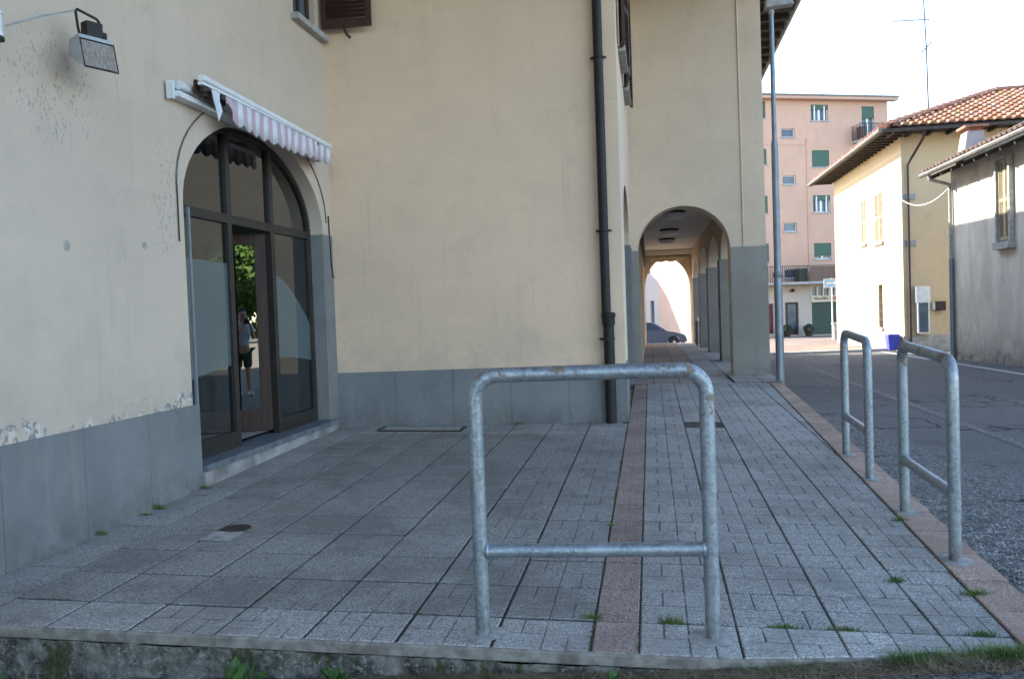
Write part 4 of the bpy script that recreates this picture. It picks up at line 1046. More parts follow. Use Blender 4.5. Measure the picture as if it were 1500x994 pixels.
# thin pipe and string course
pp_ = MB(); pbx(pp_, 2.72, 2.77, 2.6, 11.6, 0, .05); pbx(pp_, U0, 2.7, 11.16, 11.22, 0, .03); PKP.append(pp_.build('wall_pipe', M['pink']))
wl_ = MB(); wl_.lathe(tuple(pk_pt(1.5, 2.05, .12)), [(.08, -.08), (.14, 0), (.05, .12)], 12); PKP.append(wl_.build('wall_lamp', M['iron'], smooth=True))
thing('apartment_block', tuple(pk_pt(2, -.8)), 'tall salmon pink apartment block with green roller shutters and a balcony', 'building', PKP)
M['leaf_dark'] = noisy('shrub_leaf', (.02,.035,.012), (.05,.07,.025), 20, .8)
def bush(mb, c, r, n, s=.05):
    for _ in range(n):
        a = random.uniform(0, 2*math.pi); b_ = math.acos(random.uniform(-.2, 1)); rr = r*random.uniform(.6, 1)
        p = Vector(c)+Vector((rr*math.sin(b_)*math.cos(a), rr*math.sin(b_)*math.sin(a), rr*math.cos(b_)))
        d1 = Vector((random.uniform(-1,1), random.uniform(-1,1), random.uniform(-1,1))).normalized()*s; d2 = d1.orthogonal().normalized()*s*.6
        mb.face([p-d1, p-d2, p+d1, p+d2])
for u, lab in ((.75, 'dark potted shrub left of the pink block\'s door'), (2.25, 'dark potted shrub between the door and the green garage')):
    p = pk_pt(u, 0, .6); z0 = zr(p.x, p.y)+.06
    pm = MB(); pm.lathe((p.x, p.y, z0), [(.2, 0), (.28, .35), (.3, .38)], 14); bs = MB(); bush(bs, (p.x, p.y, z0+.45), .34, 260, .06)
    thing('potted_plant', (p.x, p.y, z0), lab, 'plant pot', [pm.build('pot', M['iron'], smooth=True), bs.build('foliage', M['leaf_dark'])], 'potted shrubs at the pink block')

# ------------------------------------------------------------------ cream house with a hipped tile roof
def tilemat():
    m = mat('clay_roof_tile', (.4,.2,.13), .85, spec=.25); t = NT(m)
    at = t.n('ShaderNodeVertexColor', _layer_name='tone').outputs['Color']
    c = t.mix(t.math('MULTIPLY', t.ramp(t.noise(7, 5, .7), .5, .7), .5), at, (.20,.14,.10)); t.color(c); t.bump(t.noise(40, 3), .3, .005); return m
M['tile'] = tilemat()
def tile_slope(mb, O, ex, up, wid, depth, inside, pitch=.27, row=.40):
    """O eave start, ex along the eave, up the slope direction (unit), tiles tapered half tubes"""
    n = ex.cross(up).normalized()
    if n.z < 0: n = -n
    k = 0
    nr = int(depth/row)+1; nc = int(wid/pitch)
    for j in range(nr):
        for i in range(nc):
            u = (i+.5)*pitch; v = j*row
            if not inside(u, v+row*.4): continue
            c = [random.uniform(.85, 1.15)*q for q in random.choice(((.27,.125,.075), (.31,.15,.095), (.33,.18,.12), (.25,.115,.07), (.30,.165,.115)))]
            lift = random.uniform(0, .012)
            r0, r1 = pitch*.36, pitch*.29
            ring = []
            for (vv, rr, h) in ((v, r0, .05+lift), (v+row*1.12, r1, .0+lift)):
                ring.append([O+ex*(u+rr*math.cos(a))+up*vv+n*(rr*.9*math.sin(a)+h) for a in [math.pi*q/6 for q in range(7)]])
            for q in range(6): mb.face([ring[0][q], ring[0][q+1], ring[1][q+1], ring[1][q]], None, c)
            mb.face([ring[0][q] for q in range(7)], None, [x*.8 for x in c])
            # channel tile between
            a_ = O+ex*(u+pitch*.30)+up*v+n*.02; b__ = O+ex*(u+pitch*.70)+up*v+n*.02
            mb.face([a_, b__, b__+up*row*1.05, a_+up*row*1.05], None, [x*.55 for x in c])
CH = []
cx0, cy0, cx1, cy1, ztop = 8.2, 25.4, 19.0, 35.4, 6.62
zbase = zr(8.2, 25)-.1
hops = [dict(u0=2.5, u1=3.05, z0=.33, z1=1.85, depth=.15), dict(u0=2.3, u1=3.35, z0=3.35, z1=5.15, depth=.12), dict(u0=4.6, u1=5.3, z0=3.45, z1=5.15, depth=.12)]
mb = MB(); wall(mb, (cx0, cy0), (0, 1), cy1-cy0, zbase-.5, ztop, hops, inward=(1, 0)); wall(mb, (cx0, cy0), (1, 0), cx1-cx0, zbase-.5, ztop)
mb.face([(cx1, cy0, -1), (cx1, cy1, -1), (cx1, cy1, ztop), (cx1, cy0, ztop)]); mb.face([(cx0, cy1, -1), (cx1, cy1, -1), (cx1, cy1, ztop), (cx0, cy1, ztop)])
CH.append(mb.build('wall', M['cream_house']))
M['louvre'] = noisy('pale_louvre', (.26,.22,.13), (.34,.29,.19), 6, .7, 20, .2)
for (ya, yb, za, zb_) in ((27.7, 28.75, 3.35, 5.15), (30.0, 30.7, 3.45, 5.15)):
    hw = (yb-ya)/2
    o = MB().box(cx0+.1, cx0+.13, ya, yb, za, zb_).build('window', M['winblue']); CH.append(o)
    for k in range(2):
        shutter((cx0+.03, ya+k*hw), (0, 1), hw, za, zb_).build('shutter', M['louvre'], o)
    MB().box(cx0-.08, cx0+.1, ya-.1, yb+.1, za-.09, za).build('sill', M['stone'], o)
o = MB().box(cx0+.12, cx0+.15, 27.9, 28.45, .33, 1.85).build('window', M['winblue']); CH.append(o); MB().box(cx0-.07, cx0+.1, 27.8, 28.55, .22, .33).build('sill', M['stone'], o)
g_ = MB()
for z in (.6, .9, 1.2, 1.5): g_.box(cx0-.01, cx0+.01, 27.9, 28.45, z, z+.02)
g_.build('window_bars', M['iron'], o)
E0 = Vector((7.40, 24.45, 6.66)); rd = 5.3; rz = 2.05
sl_ = math.hypot(rd, rz); upf = Vector((0, rd/sl_, rz/sl_)); upl = Vector((rd/sl_, 0, rz/sl_))
tb = MB(); random.seed(11)
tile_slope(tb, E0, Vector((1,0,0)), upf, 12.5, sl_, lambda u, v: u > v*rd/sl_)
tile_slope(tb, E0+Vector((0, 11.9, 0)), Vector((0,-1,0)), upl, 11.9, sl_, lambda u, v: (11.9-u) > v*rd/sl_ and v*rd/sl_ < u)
rt = tb.build('roof', M['tile']); CH.append(rt)
us = MB(); a_, b_, c_, d_ = E0, E0+Vector((13,0,0)), E0+Vector((13, rd, rz)), E0+Vector((rd, rd, rz))
us.face([a_, b_, c_, d_]); e2 = E0+Vector((0, 11.9, 0)); us.face([a_, d_, E0+Vector((rd, 11.9-rd, rz)), e2]); us.face([e2, E0+Vector((rd, 11.9-rd, rz)), E0+Vector((13, 11.9-rd, rz)), E0+Vector((13, 11.9, 0))])
us.build('roof_deck', M['soffit'], rt)
rg_ = MB()
nseg = 16
for i in range(nseg):
    p = E0+Vector((rd, rd, rz))*(i/nseg); q = E0+Vector((rd, rd, rz))*((i+1.15)/nseg)
    rg_.tube([p+Vector((0,0,.06)), q+Vector((0,0,.03))], [.13, .11], 8)
for i in range(18):
    p = E0+Vector((rd+.42*i, rd, rz+.06)); rg_.tube([p, p+Vector((.46, 0, 0))], [.13, .11], 8)
rg_.build('ridge_tiles', M['tiles_plain'], rt, smooth=True)
ea = MB(); ea.box(7.36, 7.44, 24.42, 36.3, 6.52, 6.60); ea.box(7.3, 19, 24.36, 24.42, 6.52, 6.62)
y = 24.7
while y < 36: ea.box(7.44, 8.2, y, y+.09, 6.50, 6.60); y += .5
x = 7.7
while x < 18: ea.box(x, x+.09, 24.42, 25.4, 6.50, 6.60); x += .62
ea.box(7.42, 19, 24.44, 25.42, 6.601, 6.62); ea.box(7.42, 8.22, 24.44, 36.3, 6.622, 6.64); ea.build('eaves', M['soffit'], rt)
gu = MB(); gu.tube([(7.31, 24.3, 6.58), (7.31, 36.3, 6.58)], .065, 8); gu.build('gutter', M['gutter'], rt, smooth=True)
pi_ = MB(); pi_.tube([(8.62, 24.42, 6.5), (8.62, 24.5, 6.3), (8.36, 25.3, 5.6), (8.36, 25.3, zbase)], .045, 8); CH.append(pi_.build('downpipe', M['iron'], smooth=True))
wc = MB(); wc.box(8.2, 8.6, 25.36, 25.395, 4.50, 4.68); wc.box(8.2, 8.6, 25.36, 25.395, 3.0, 3.2); CH.append(wc.build('wall_clamp', M['galv_pole']))
bs_ = MB(); bs_.box(8.17, 8.22, 25.37, 35, zbase-.2, .10); bs_.box(8.17, 18, 25.36, 25.42, zbase-.2, .12); CH.append(bs_.build('plinth', M['stone']))
thing('house', (8.2, 25.4, zbase), 'cream two-storey house with a hipped terracotta tile roof, its street side sunlit', 'building', CH)
# antenna mast
an = MB(); AX, AY = 9.56, 27.0; za = E0.z+(AY-E0.y)*rz/rd
an.tube([(AX, AY, za-.1), (AX-.03, AY, za+2), (AX-.12, AY, za+4.6)], [.026, .022, .018], 8)
els = []
def boom(c, d, L, n_, e):
    el = MB(); els.append(el)
    c = Vector(c); d = Vector(d).normalized(); el.tube([c-d*L/2, c+d*L/2], .015, 6); s = d.cross(Vector((0,0,1))).normalized()
    for i in range(n_): p = c+d*(-L/2+L*i/(n_-1)); el.tube([p-s*e, p+s*e], .008, 5)
boom((AX-.5, AY, za+3.05), (1, .1, 0), 1.2, 8, .17); boom((AX-.03, AY, za+2.1), (.6, .5, .6), .7, 5, .2); boom((AX-.1, AY, za+4.4), (1, -.2, 0), 1.0, 6, .2)
thing('antenna', (AX, AY, za), 'tall thin television antenna mast on the hipped tile roof', 'antenna', [an.build('mast', M['iron'], smooth=True), *[q_.build('aerial', M['iron']) for q_ in els]])
# meter cabinets, gate, bin
cab = MB(); cab.box(8.50, 8.93, 25.14, 25.36, 1.17, 1.70); c1 = cab.build('hood', M['white'], bevel=.01)
cab = MB(); cab.box(8.53, 8.57, 25.12, 25.36, .20, 1.168); cab.box(8.57, 8.88, 25.30, 25.36, .20, 1.168); cab.box(8.57, 8.88, 25.14, 25.3, .18, .22); cab.box(8.86, 8.9, 25.14, 25.3, .22, 1.168); c2 = cab.build('case', M['white'])
cab = MB(); cab.box(8.575, 8.855, 25.15, 25.17, .23, 1.16); c3 = cab.build('pane', M['winblue'])
thing('telephone_cabinet', (8.7, 25.2, .2), 'white telephone cabinet with dark glass on the cream house\'s shaded wall', 'cabinet', [c1, c2, c3])
b1 = MB().box(9.12, 9.42, 25.22, 25.36, .90, 1.20).build('case', M['iron'], bevel=.01); b2_ = MB().box(9.04, 9.115, 25.27, 25.36, .93, 1.18).build('letter_slot', M['white'])
thing('meter_box', (9.2, 25.3, 1), 'small dark meter box on the wall above the white gate', 'box', [b1, b2_])
gp = MB()
for x in (9.0, 9.50, 10.0): gp.box(x, x+.07, 23.48, 23.55, zr(9, 23)-.02, 1.0)
for z in (.9, .12, -.25): gp.box(9.07, 10.0, 23.49, 23.54, z, z+.07)
gd = MB()
for k in range(16): x = 9.08+k*.058; gd.box(x, x+.018, 23.505, 23.52, -.2, .9)
thing('gate', (9.5, 23.5, -.35), 'white barred metal gate between the cream house and grey house', 'gate', [gp.build('gate_frame', M['white']), gd.build('bars', M['galv_pole'])])
M['blue'] = noisy('blue_plastic', (.045,.06,.42), (.06,.08,.50), 3, .45, 30, .05)
bx0, by0 = 7.93, 25.75; bz = zr(bx0, by0)+.06
bn = MB(); bn.hexa([(bx0-0.156, by0-0.172, bz), (bx0+0.14, by0-0.172, bz), (bx0+0.14, by0+0.172, bz), (bx0-0.156, by0+0.172, bz), (bx0-0.195, by0-0.218, bz+.46), (bx0+0.179, by0-0.218, bz+.46), (bx0+0.179, by0+0.218, bz+.46), (bx0-0.195, by0+0.218, bz+.46)])
lid_ = MB(); lid_.hexa([(bx0-0.218, by0-0.234, bz+.46), (bx0+0.195, by0-0.234, bz+.46), (bx0+0.195, by0+0.234, bz+.46), (bx0-0.218, by0+0.234, bz+.46), (bx0-0.172, by0-0.195, bz+.52), (bx0+0.156, by0-0.195, bz+.52), (bx0+0.156, by0+0.195, bz+.52), (bx0-0.172, by0+0.195, bz+.52)])
thing('waste_bin', (bx0, by0, bz), 'blue plastic waste bin against the sunlit cream wall', 'bin', [bn.build('body', M['blue'], bevel=.02), lid_.build('lid', M['blue'], bevel=.02)])
# hanging cable between the houses
ca = MB(); pA, pB = Vector((8.2, 25.36, 4.5)), Vector((8.1, 20.6, 4.3)); pts = []
for i in range(21):
    f_ = i/20; p = pA.lerp(pB, f_); pts.append(p-Vector((0, 0, 1.0*f_*(1-f_)*1.3)))
ca.tube(pts, .012, 6); tag(ca.build('cable', M['white'], smooth=True), 'pale cable sagging from the cream house to the grey house', 'cable')

# ------------------------------------------------------------------ grey house at the right
def greywall():
    m = mat('weathered_grey_render', (.3,.3,.29), .93, spec=.2); t = NT(m); X, Y, Z = t.sep()
    c = t.mix(t.ramp(t.noise(1.1, 6, .65, vec=t.mapp((1, 1, .5))), .35, .68), (.52,.48,.40), (.68,.62,.52))
    c = t.mix(t.math('MULTIPLY', t.ramp(t.noise(1.5, 7, .72, vec=t.mapp((1.5, 1.5, .42))), .46, .72), .6), c, (.33,.31,.265))
    low = t.ramp(t.math('ADD', Z, t.math('MULTIPLY', t.noise(1.6, 5, .7), 1.6)), 1.5, .5)
    c = t.mix(t.math('MULTIPLY', low, .6), c, (.22,.20,.175))
    pe = t.math('MULTIPLY', t.ramp(t.math('ADD', Z, t.math('MULTIPLY', t.noise(1.5, 7, .7), 1.3)), .62, .40), 1)
    c = t.mix(pe, c, t.mix(t.ramp(t.noise(5, 6, .75), .40, .62), (.19,.165,.14), (.42,.37,.31)))
    t.color(c); t.bump(t.math('ADD', t.noise(22, 5, .7), t.math('MULTIPLY', pe, -1.5)), .6, .015); return m
M['grey'] = greywall()
GH = []; gA = Vector((8.08, 20.55, 0)); gB = Vector((8.42, 6.0, 0)); gt_ = (gB-gA).normalized(); GL = (gB-gA).length; GT = 4.72
mb = MB(); wall(mb, (gA.x, gA.y), gt_, GL, -1, GT, [dict(u0=2.98, u1=3.62, z0=2.55, z1=4.42, depth=.10)], inward=(1, 0))
mb.face([(gA.x, gA.y, -1), (16, gA.y, -1), (16, gA.y, 6.4), (12, gA.y, 7.2), (gA.x, gA.y, GT)])
mb.face([(gB.x, gB.y, -1), (16, gB.y, -1), (16, gB.y, 6.4), (12, gB.y, 7.2), (gB.x, gB.y, GT)]); GH.append(mb.build('wall', M['grey']))
o = MB().box(8.24, 8.27, 16.93, 17.57, 2.55, 4.42).build('window', M['winblue']); GH.append(o)
shutter((8.14, 16.93), (-.02, 1), .32, 2.58, 4.42).build('shutter', M['louvre'], o); shutter((8.135, 17.25), (-.02, 1), .32, 2.58, 4.42).build('shutter', M['louvre'], o)
fm_ = MB(); fm_.box(8.06, 8.16, 16.83, 16.925, 2.5, 4.48); fm_.box(8.06, 8.16, 17.575, 17.66, 2.5, 4.48); fm_.box(8.06, 8.16, 16.925, 17.575, 4.42, 4.5); fm_.box(8.0, 8.17, 16.79, 17.69, 2.38, 2.545); fm_.build('frame', M['stone'], o)
ov = .56; n_ = Vector((-gt_.y, gt_.x, 0)); n_ = n_ if n_.x < 0 else -n_
rfg = MB(); e0 = gA+n_*ov+Vector((0,0,GT-.10))-gt_*.45; e1 = gB+n_*ov+Vector((0,0,GT-.10)); up_ = Vector((-n_.x, -n_.y, .40))
r0, r1 = e0+up_*5.4, e1+up_*5.4
rfg.hexa([e0, e1, r1, r0, e0+Vector((0,0,.07)), e1+Vector((0,0,.07)), r1+Vector((0,0,.07)), r0+Vector((0,0,.07))]); ro = rfg.build('roof', M['soffit']); GH.append(ro)
tg = MB(); random.seed(5)
upn = up_.normalized(); tile_slope(tg, e0+Vector((0,0,.06)), gt_, upn, 14.8, 5.6, lambda u, v: True, pitch=.25, row=.42); tg.build('roof_tiles', M['tiles_old'], ro)
gg = MB(); gg.tube([e0-n_*-.05+Vector((0,0,.02)), e1-n_*-.05+Vector((0,0,.02))], .06, 8); gg.build('gutter', M['gutter'], ro, smooth=True)
u = .1
while u < 14: rb_ = MB(); q = gA+gt_*u; rb_.obox(q+n_*.25+Vector((0,0,GT-.10)), n_+Vector((0,0,-.4)), gt_, Vector((0,0,1))+n_*.4, .30, .04, .05); u += .7; rb_.build('rafter', M['soffit'], ro)
ch = MB(); cp = gA+gt_*.80-n_*.22; zc = GT+.28
ch.hexa([(cp.x-.30, cp.y-.28, zc-.3), (cp.x+.28, cp.y-.28, zc-.2), (cp.x+.28, cp.y+.28, zc-.2), (cp.x-.30, cp.y+.28, zc-.3), (cp.x-.17, cp.y-.24, zc+.52), (cp.x+.24, cp.y-.24, zc+.52), (cp.x+.24, cp.y+.24, zc+.52), (cp.x-.17, cp.y+.24, zc+.52)])
M['chim'] = plaster('pinkish_chimney_render', (.44,.38,.36), (.34,.28,.26), spots=False)
ch.build('chimney', M['chim'], ro, bevel=.03)
cc = MB(); cc.box(cp.x-.12, cp.x+.20, cp.y-.2, cp.y+.2, zc+.52, zc+.60); cc.box(cp.x-.24, cp.x+.32, cp.y-.32, cp.y+.32, zc+.60, zc+.66); cc.build('chimney_cap', M['tiles_plain'], ro)
dpg = MB(); q = gA+n_*.06+gt_*.1; dpg.tube([e0+gt_*.5+Vector((0,0,-.02)), e0+gt_*.5+Vector((0,0,-.14)), q+Vector((0,0,GT-.42)), q+Vector((0,0,GT-.6)), q+Vector((0,0,2.6)), q+Vector((0,0,-.4))], .045, 10)
dd = dpg.build('downpipe', M['stone'], smooth=True); GH.append(dd); dq = MB(); dq.tube([q+n_*.004+Vector((0,0,-.4)), q+n_*.004+Vector((0,0,2.35))], .062, 12); dq.build('lower_pipe', M['galv_pole'], dd, smooth=True)
thing('farmhouse', (8.1, 20.5, -.36), 'grey weathered rendered house with a peeling base, one louvred window and a chimney', 'building', GH)

# ------------------------------------------------------------------ stone post, fence, direction sign
pz0 = zr(9.7, 42)+.05
s1 = MB(); s1.box(9.38, 9.78, 41.8, 42.2, pz0-.1, .12); s1.box(9.33, 9.83, 41.75, 42.25, .12, .2); tag(s1.build('gate_pillar', M['stone'], bevel=.02), 'pale stone gate pillar standing alone left of the cream house', 'pillar')
M['fence_green'] = noisy('green_mesh', (.10,.20,.13), (.15,.27,.18), 4, .6)
fe = MB()
for k in range(12): x = 9.83+k*.12; fe.box(x, x+.03, 41.97, 42.0, pz0, .62)
for z in (.55, .1): fe.box(9.8, 11.3, 41.98, 42.01, z, z+.05)
tag(fe.build('fence', M['fence_green']), 'short green railing fence between the gate pillar and cream house', 'fence')
sx, sy = 8.95, 40.0; sz = zr(sx, sy)+.06
M['sign_blue'] = noisy('overexposed_sign_blue', (.20,.42,.62), (.28,.50,.70), 4, .5);  # overexposure put into the colour: a lighter blue than the sign's own
ps = MB(); ps.tube([(sx, sy, sz), (sx, sy, 2.45)], .035, 8); pl_ = MB(); pl_.box(sx-.36, sx+.36, sy-.075, sy-.055, 2.02, 2.40)
ar2 = MB(); ar2.prism([(sx-.27, 2.17), (sx+.08, 2.17), (sx+.08, 2.10), (sx+.29, 2.21), (sx+.08, 2.32), (sx+.08, 2.25), (sx-.27, 2.25)], sy-.081, sy-.076, 'y')
rim_ = MB(); 
for a in ((sx-.385, sx-.36, 1.995, 2.425), (sx+.36, sx+.385, 1.995, 2.425), (sx-.36, sx+.36, 1.995, 2.02), (sx-.36, sx+.36, 2.40, 2.425)): rim_.box(a[0], a[1], sy-.079, sy-.053, a[2], a[3])
thing('direction_sign', (sx, sy, sz), 'pale blue rectangular sign with a white arrow on a thin post', 'sign', [ps.build('post', M['white'], smooth=True), pl_.build('plate', M['sign_blue']), ar2.build('arrow', M['white']), rim_.build('border', M['white'])])

# ------------------------------------------------------------------ far house seen through the arcade
FARW = ((3.3, 3.75, .05, 1.8), (4.5, 5.1, .05, 1.8), (3.0, 3.4, 3.8, 5.4), (4.45, 4.95, 3.8, 5.4), (7.0, 7.35, 3.1, 4.4), (7.0, 7.35, 1.4, 2.7))
M['far_wall'] = plaster('pale_pink_render', (.52,.43,.39), (.46,.37,.33), spots=False)
fA = Vector((-1.9, 61.5, 0)); fB = Vector((3.4, 54.5, 0)); ft = (fB-fA).normalized(); FLn = (fB-fA).length
mb = MB(); fw_ = []
for (u0, u1, z0, z1) in FARW:
    fw_.append(dict(u0=u0, u1=u1, z0=z0, z1=z1, depth=.2))
inn_ = Vector((-ft.y, ft.x, 0)); inn_ = inn_ if inn_.y > 0 else -inn_
wall(mb, (fA.x, fA.y), ft, FLn, -2, 9, fw_, inward=(inn_.x, inn_.y))
q1_, q2_ = fA+inn_*8, fB+inn_*8
mb.face([(fB.x, fB.y, -2), (q2_.x, q2_.y, -2), (q2_.x, q2_.y, 9), (fB.x, fB.y, 9)]); mb.face([(fA.x, fA.y, -2), (q1_.x, q1_.y, -2), (q1_.x, q1_.y, 9), (fA.x, fA.y, 9)])
mb.face([(q1_.x, q1_.y, -2), (q2_.x, q2_.y, -2), (q2_.x, q2_.y, 9), (q1_.x, q1_.y, 9)])
FH = [mb.build('wall', M['far_wall'])]
for o_ in fw_:
    p = fA+ft*(o_['u0']+o_['u1'])/2+inn_*.17; k = MB(); k.obox((p.x, p.y, (o_['z0']+o_['z1'])/2), ft, inn_, (0,0,1), (o_['u1']-o_['u0'])/2, .02, (o_['z1']-o_['z0'])/2); FH.append(k.build('window', M['winblue']))
k = MB(); k.hexa([(fA.x-.4, fA.y-.4, 9), (fB.x-.4, fB.y-.4, 9), (q2_.x, q2_.y, 9), (q1_.x, q1_.y, 9), (fA.x-.4, fA.y-.4, 9.3), (fB.x-.4, fB.y-.4, 9.3), (q2_.x, q2_.y, 10.5), (q1_.x, q1_.y, 10.5)]); FH.append(k.build('roof', M['tiles_plain']))
thing('house', (0, 58, -1), 'pale pink house seen through the arcade behind the parked car', 'building', FH)
# unseen gabled house, added to cast a gable shadow on the pink front
nb = MB(); nb.box(-16, -8.5, 62.5, 67.5, -1.5, 8.6); nbw = nb.build('wall', M['cream_house']); nr_ = MB(); nr_.prism([(62.1, 8.6), (67.9, 8.6), (65.0, 10.4)], -16.3, -8.2, 'x'); nrf = nr_.build('roof', M['tiles_plain'])
thing('house', (-12, 66, -1), 'gabled house hidden left of the pink one at the street\'s far end', 'building', [nbw, nrf])

# ------------------------------------------------------------------ parked car
M['car'] = mat('slate_blue_car_paint', (.045,.062,.092), .3, .1, .5)
M['carglass'] = mat('car_glass', (.012,.014,.016), .06, 0, .6)
M['rubber'] = noisy('tyre_rubber', (.015,.015,.016), (.025,.025,.026), 20, .9)
M['rim'] = mat('alloy_rim', (.45,.46,.48), .35, .8)
M['headlamp'] = mat('headlamp_glass', (.7,.72,.75), .1, 0, .8)
CO = Vector((.15, 46.0, zr(.15, 46)))       # car centre, nose towards +X
cr = empty('parked_car', tuple(CO), 'slate blue three-door hatchback seen side-on through the arcade\'s far arch', 'car')
side = [(-1.86,.32),(-1.93,.55),(-1.88,.86),(-1.72,.96),(-1.60,1.0),(-1.1,1.0),(.0,1.0),(.62,.98),(1.25,.88),(1.72,.74),(1.90,.60),(1.92,.36),(1.80,.22),(1.62,.20)]
def arc(cx, r, n=9): return [(cx+r*math.cos(math.pi*i/n), .30+r*math.sin(math.pi*i/n)) for i in range(n+1)]
low = arc(1.22, .36)+[( .82,.18),(-.80,.18)]+arc(-1.18, .36)+[(-1.6,.22)]
out_ = side+low
def car_loft(poly, w, taper):
    mb = MB(); n = len(poly)
    ring = []
    for s, k, ins in ((-1, w, .05), (-1, w, 0), (1, w, 0), (1, w, .05)):
        yv = s*(k if ins == 0 else k)
        ring.append((yv, ins))
    ys_ = [(-w, .045), (-w+.06, .0), (w-.06, .0), (w, .045)]
    for (yv, ins) in ys_:
        for (x, z) in poly:
            zz = z; bulge = 1
            mb.v.append((x*(1-ins*.25), yv, (z-.5)*(1-ins*2)+.5 if z > .5 else z))
    for j in range(3):
        for i in range(n): a = j*n+i; b_ = j*n+(i+1) % n; mb.f.append((a, b_, b_+n, a+n))
    mb.f.append(tuple(range(n))[::-1]); mb.f.append(tuple(3*n+i for i in range(n))); return mb
bd_ = car_loft(out_, .83, 0).build('body', M['car'], cr, smooth=True)
gh = MB()     # greenhouse
lo_ = [(-1.72,.97),(.72,.975)]; hi_ = [(-1.28,1.40),(-.95,1.455),(-.2,1.46),(.10,1.42)]
pr_ = [(-1.74,.96),(-1.36,1.37),(-1.0,1.45),(-.3,1.46),(.08,1.41),(.78,.965)]
for s in range(1): 
    n = len(pr_)
    for (yv, k) in ((-.80, 0), (.80, 0)):
        for (x, z) in pr_: sh_ = (z-.96)/.5*.17; gh.v.append((x, yv-(sh_ if yv > 0 else -sh_), z))
    for i in range(n-1): gh.f.append((i, i+1, n+i+1, n+i))
    gh.f.append(tuple(range(n))); gh.f.append(tuple(n+i for i in reversed(range(n))))
cabn = gh.build('cabin', M['car'], cr)
def side_glass(pts, sgn):
    mbx = MB(); mbx.face([(x, sgn*(.805-(z-.96)/.5*.17), z) for x, z in pts]); return mbx
for sgn in (-1, 1):
    side_glass([(-.42,1.0),(.52,1.0),(.06,1.36),(-.12,1.40),(-.42,1.415)], sgn).build('side_window', M['carglass'], cr); side_glass([(-1.45,1.02),(-.50,1.0),(-.50,1.41),(-.95,1.40),(-1.22,1.33)], sgn).build('side_window', M['carglass'], cr)
ws = MB(); ws.face([(.74,-.72,.99),(.74,.72,.99),(.14,.58,1.385),(.14,-.58,1.385)]); ws.face([(.745,-.72,.985),(.745,.72,.985),(.15,.58,1.385),(.15,-.58,1.385)]); ws.build('windscreen', M['carglass'], cr)
for sgn in (-1, 1):
    d_o = MB(); d_o.obox((-.0, sgn*.838, .60), (1,0,0), (0,1,0), (0,0,1), .52, .004, .30); d_o.build('door', M['car'], cr, bevel=.003)
    hh = MB(); hh.obox((-.38, sgn*.85, .84), (1,0,0), (0,1,0), (0,0,1), .07, .012, .014); hh.build('door_handle', M['car'], cr)
    mr = MB(); mr.obox((.50, sgn*.92, 1.03), (1,0,.1), (0,1,0), (0,0,1), .06, .09, .06); mr.build('wing_mirror', M['car'], cr, bevel=.02)
    hl = MB(); hl.obox((1.74, sgn*.62, .68), (1,0,-.3), (0,1,0), (.3,0,1), .13, .17, .07); hl.build('headlight', M['headlamp'], cr, bevel=.02)
    tl_ = MB(); tl_.obox((-1.86, sgn*.68, .82), (1,0,0), (0,1,0), (0,0,1), .06, .12, .12); tl_.build('tail_light', M['burg'], cr)
    for x in (1.22, -1.18):
        wh = MB(); wh.lathe((x, sgn*.74, .30), [(.19,-.10),(.29,-.10),(.31,-.07),(.31,.07),(.29,.10),(.19,.10)], 26, 'y'); wo = wh.build('wheel', M['rubber'], cr, smooth=True)
        ri = MB(); ri.lathe((x, sgn*.83, .30), [(.19,-.02*sgn),(.185,.0),(.05,.012*sgn)], 20, 'y'); ri.build('rim', M['rim'], wo, smooth=True)
bp_ = MB(); bp_.box(1.84, 1.95, -.72, .72, .30, .48); bp_.build('bumper', M['car'], cr, bevel=.03)

# ------------------------------------------------------------------ vegetation
def leafmat(name, a, b):
    m = mat(name, a, .6, spec=.3); t = NT(m); t.color(t.mix(t.ramp(t.noise(9, 3), .35, .65), a, b))
    t.b.inputs['Subsurface Weight'].default_value = 0
    return m
M['grass'] = leafmat('grass_blade', (.075,.14,.03), (.15,.21,.06)); M['dry'] = leafmat('dry_grass', (.16,.12,.07), (.26,.20,.12)); M['weed'] = leafmat('weed_leaf', (.05,.115,.025), (.09,.17,.05))
def blade(mb, p, h, w_, lean, ang):
    d = Vector((math.cos(ang), math.sin(ang), 0)); s = Vector((-d.y, d.x, 0))*w_; p = Vector(p)
    q = [p+d*lean*h*(k**1.8)+Vector((0,0,h*k*(1-.25*lean*k))) for k in (0, .4, .75, 1)]
    mb.face([q[0]-s, q[0]+s, q[1]+s*.8, q[1]-s*.8]); mb.face([q[1]-s*.8, q[1]+s*.8, q[2]+s*.5, q[2]-s*.5]); mb.face([q[2]-s*.5, q[2]+s*.5, q[3]])
random.seed(21)
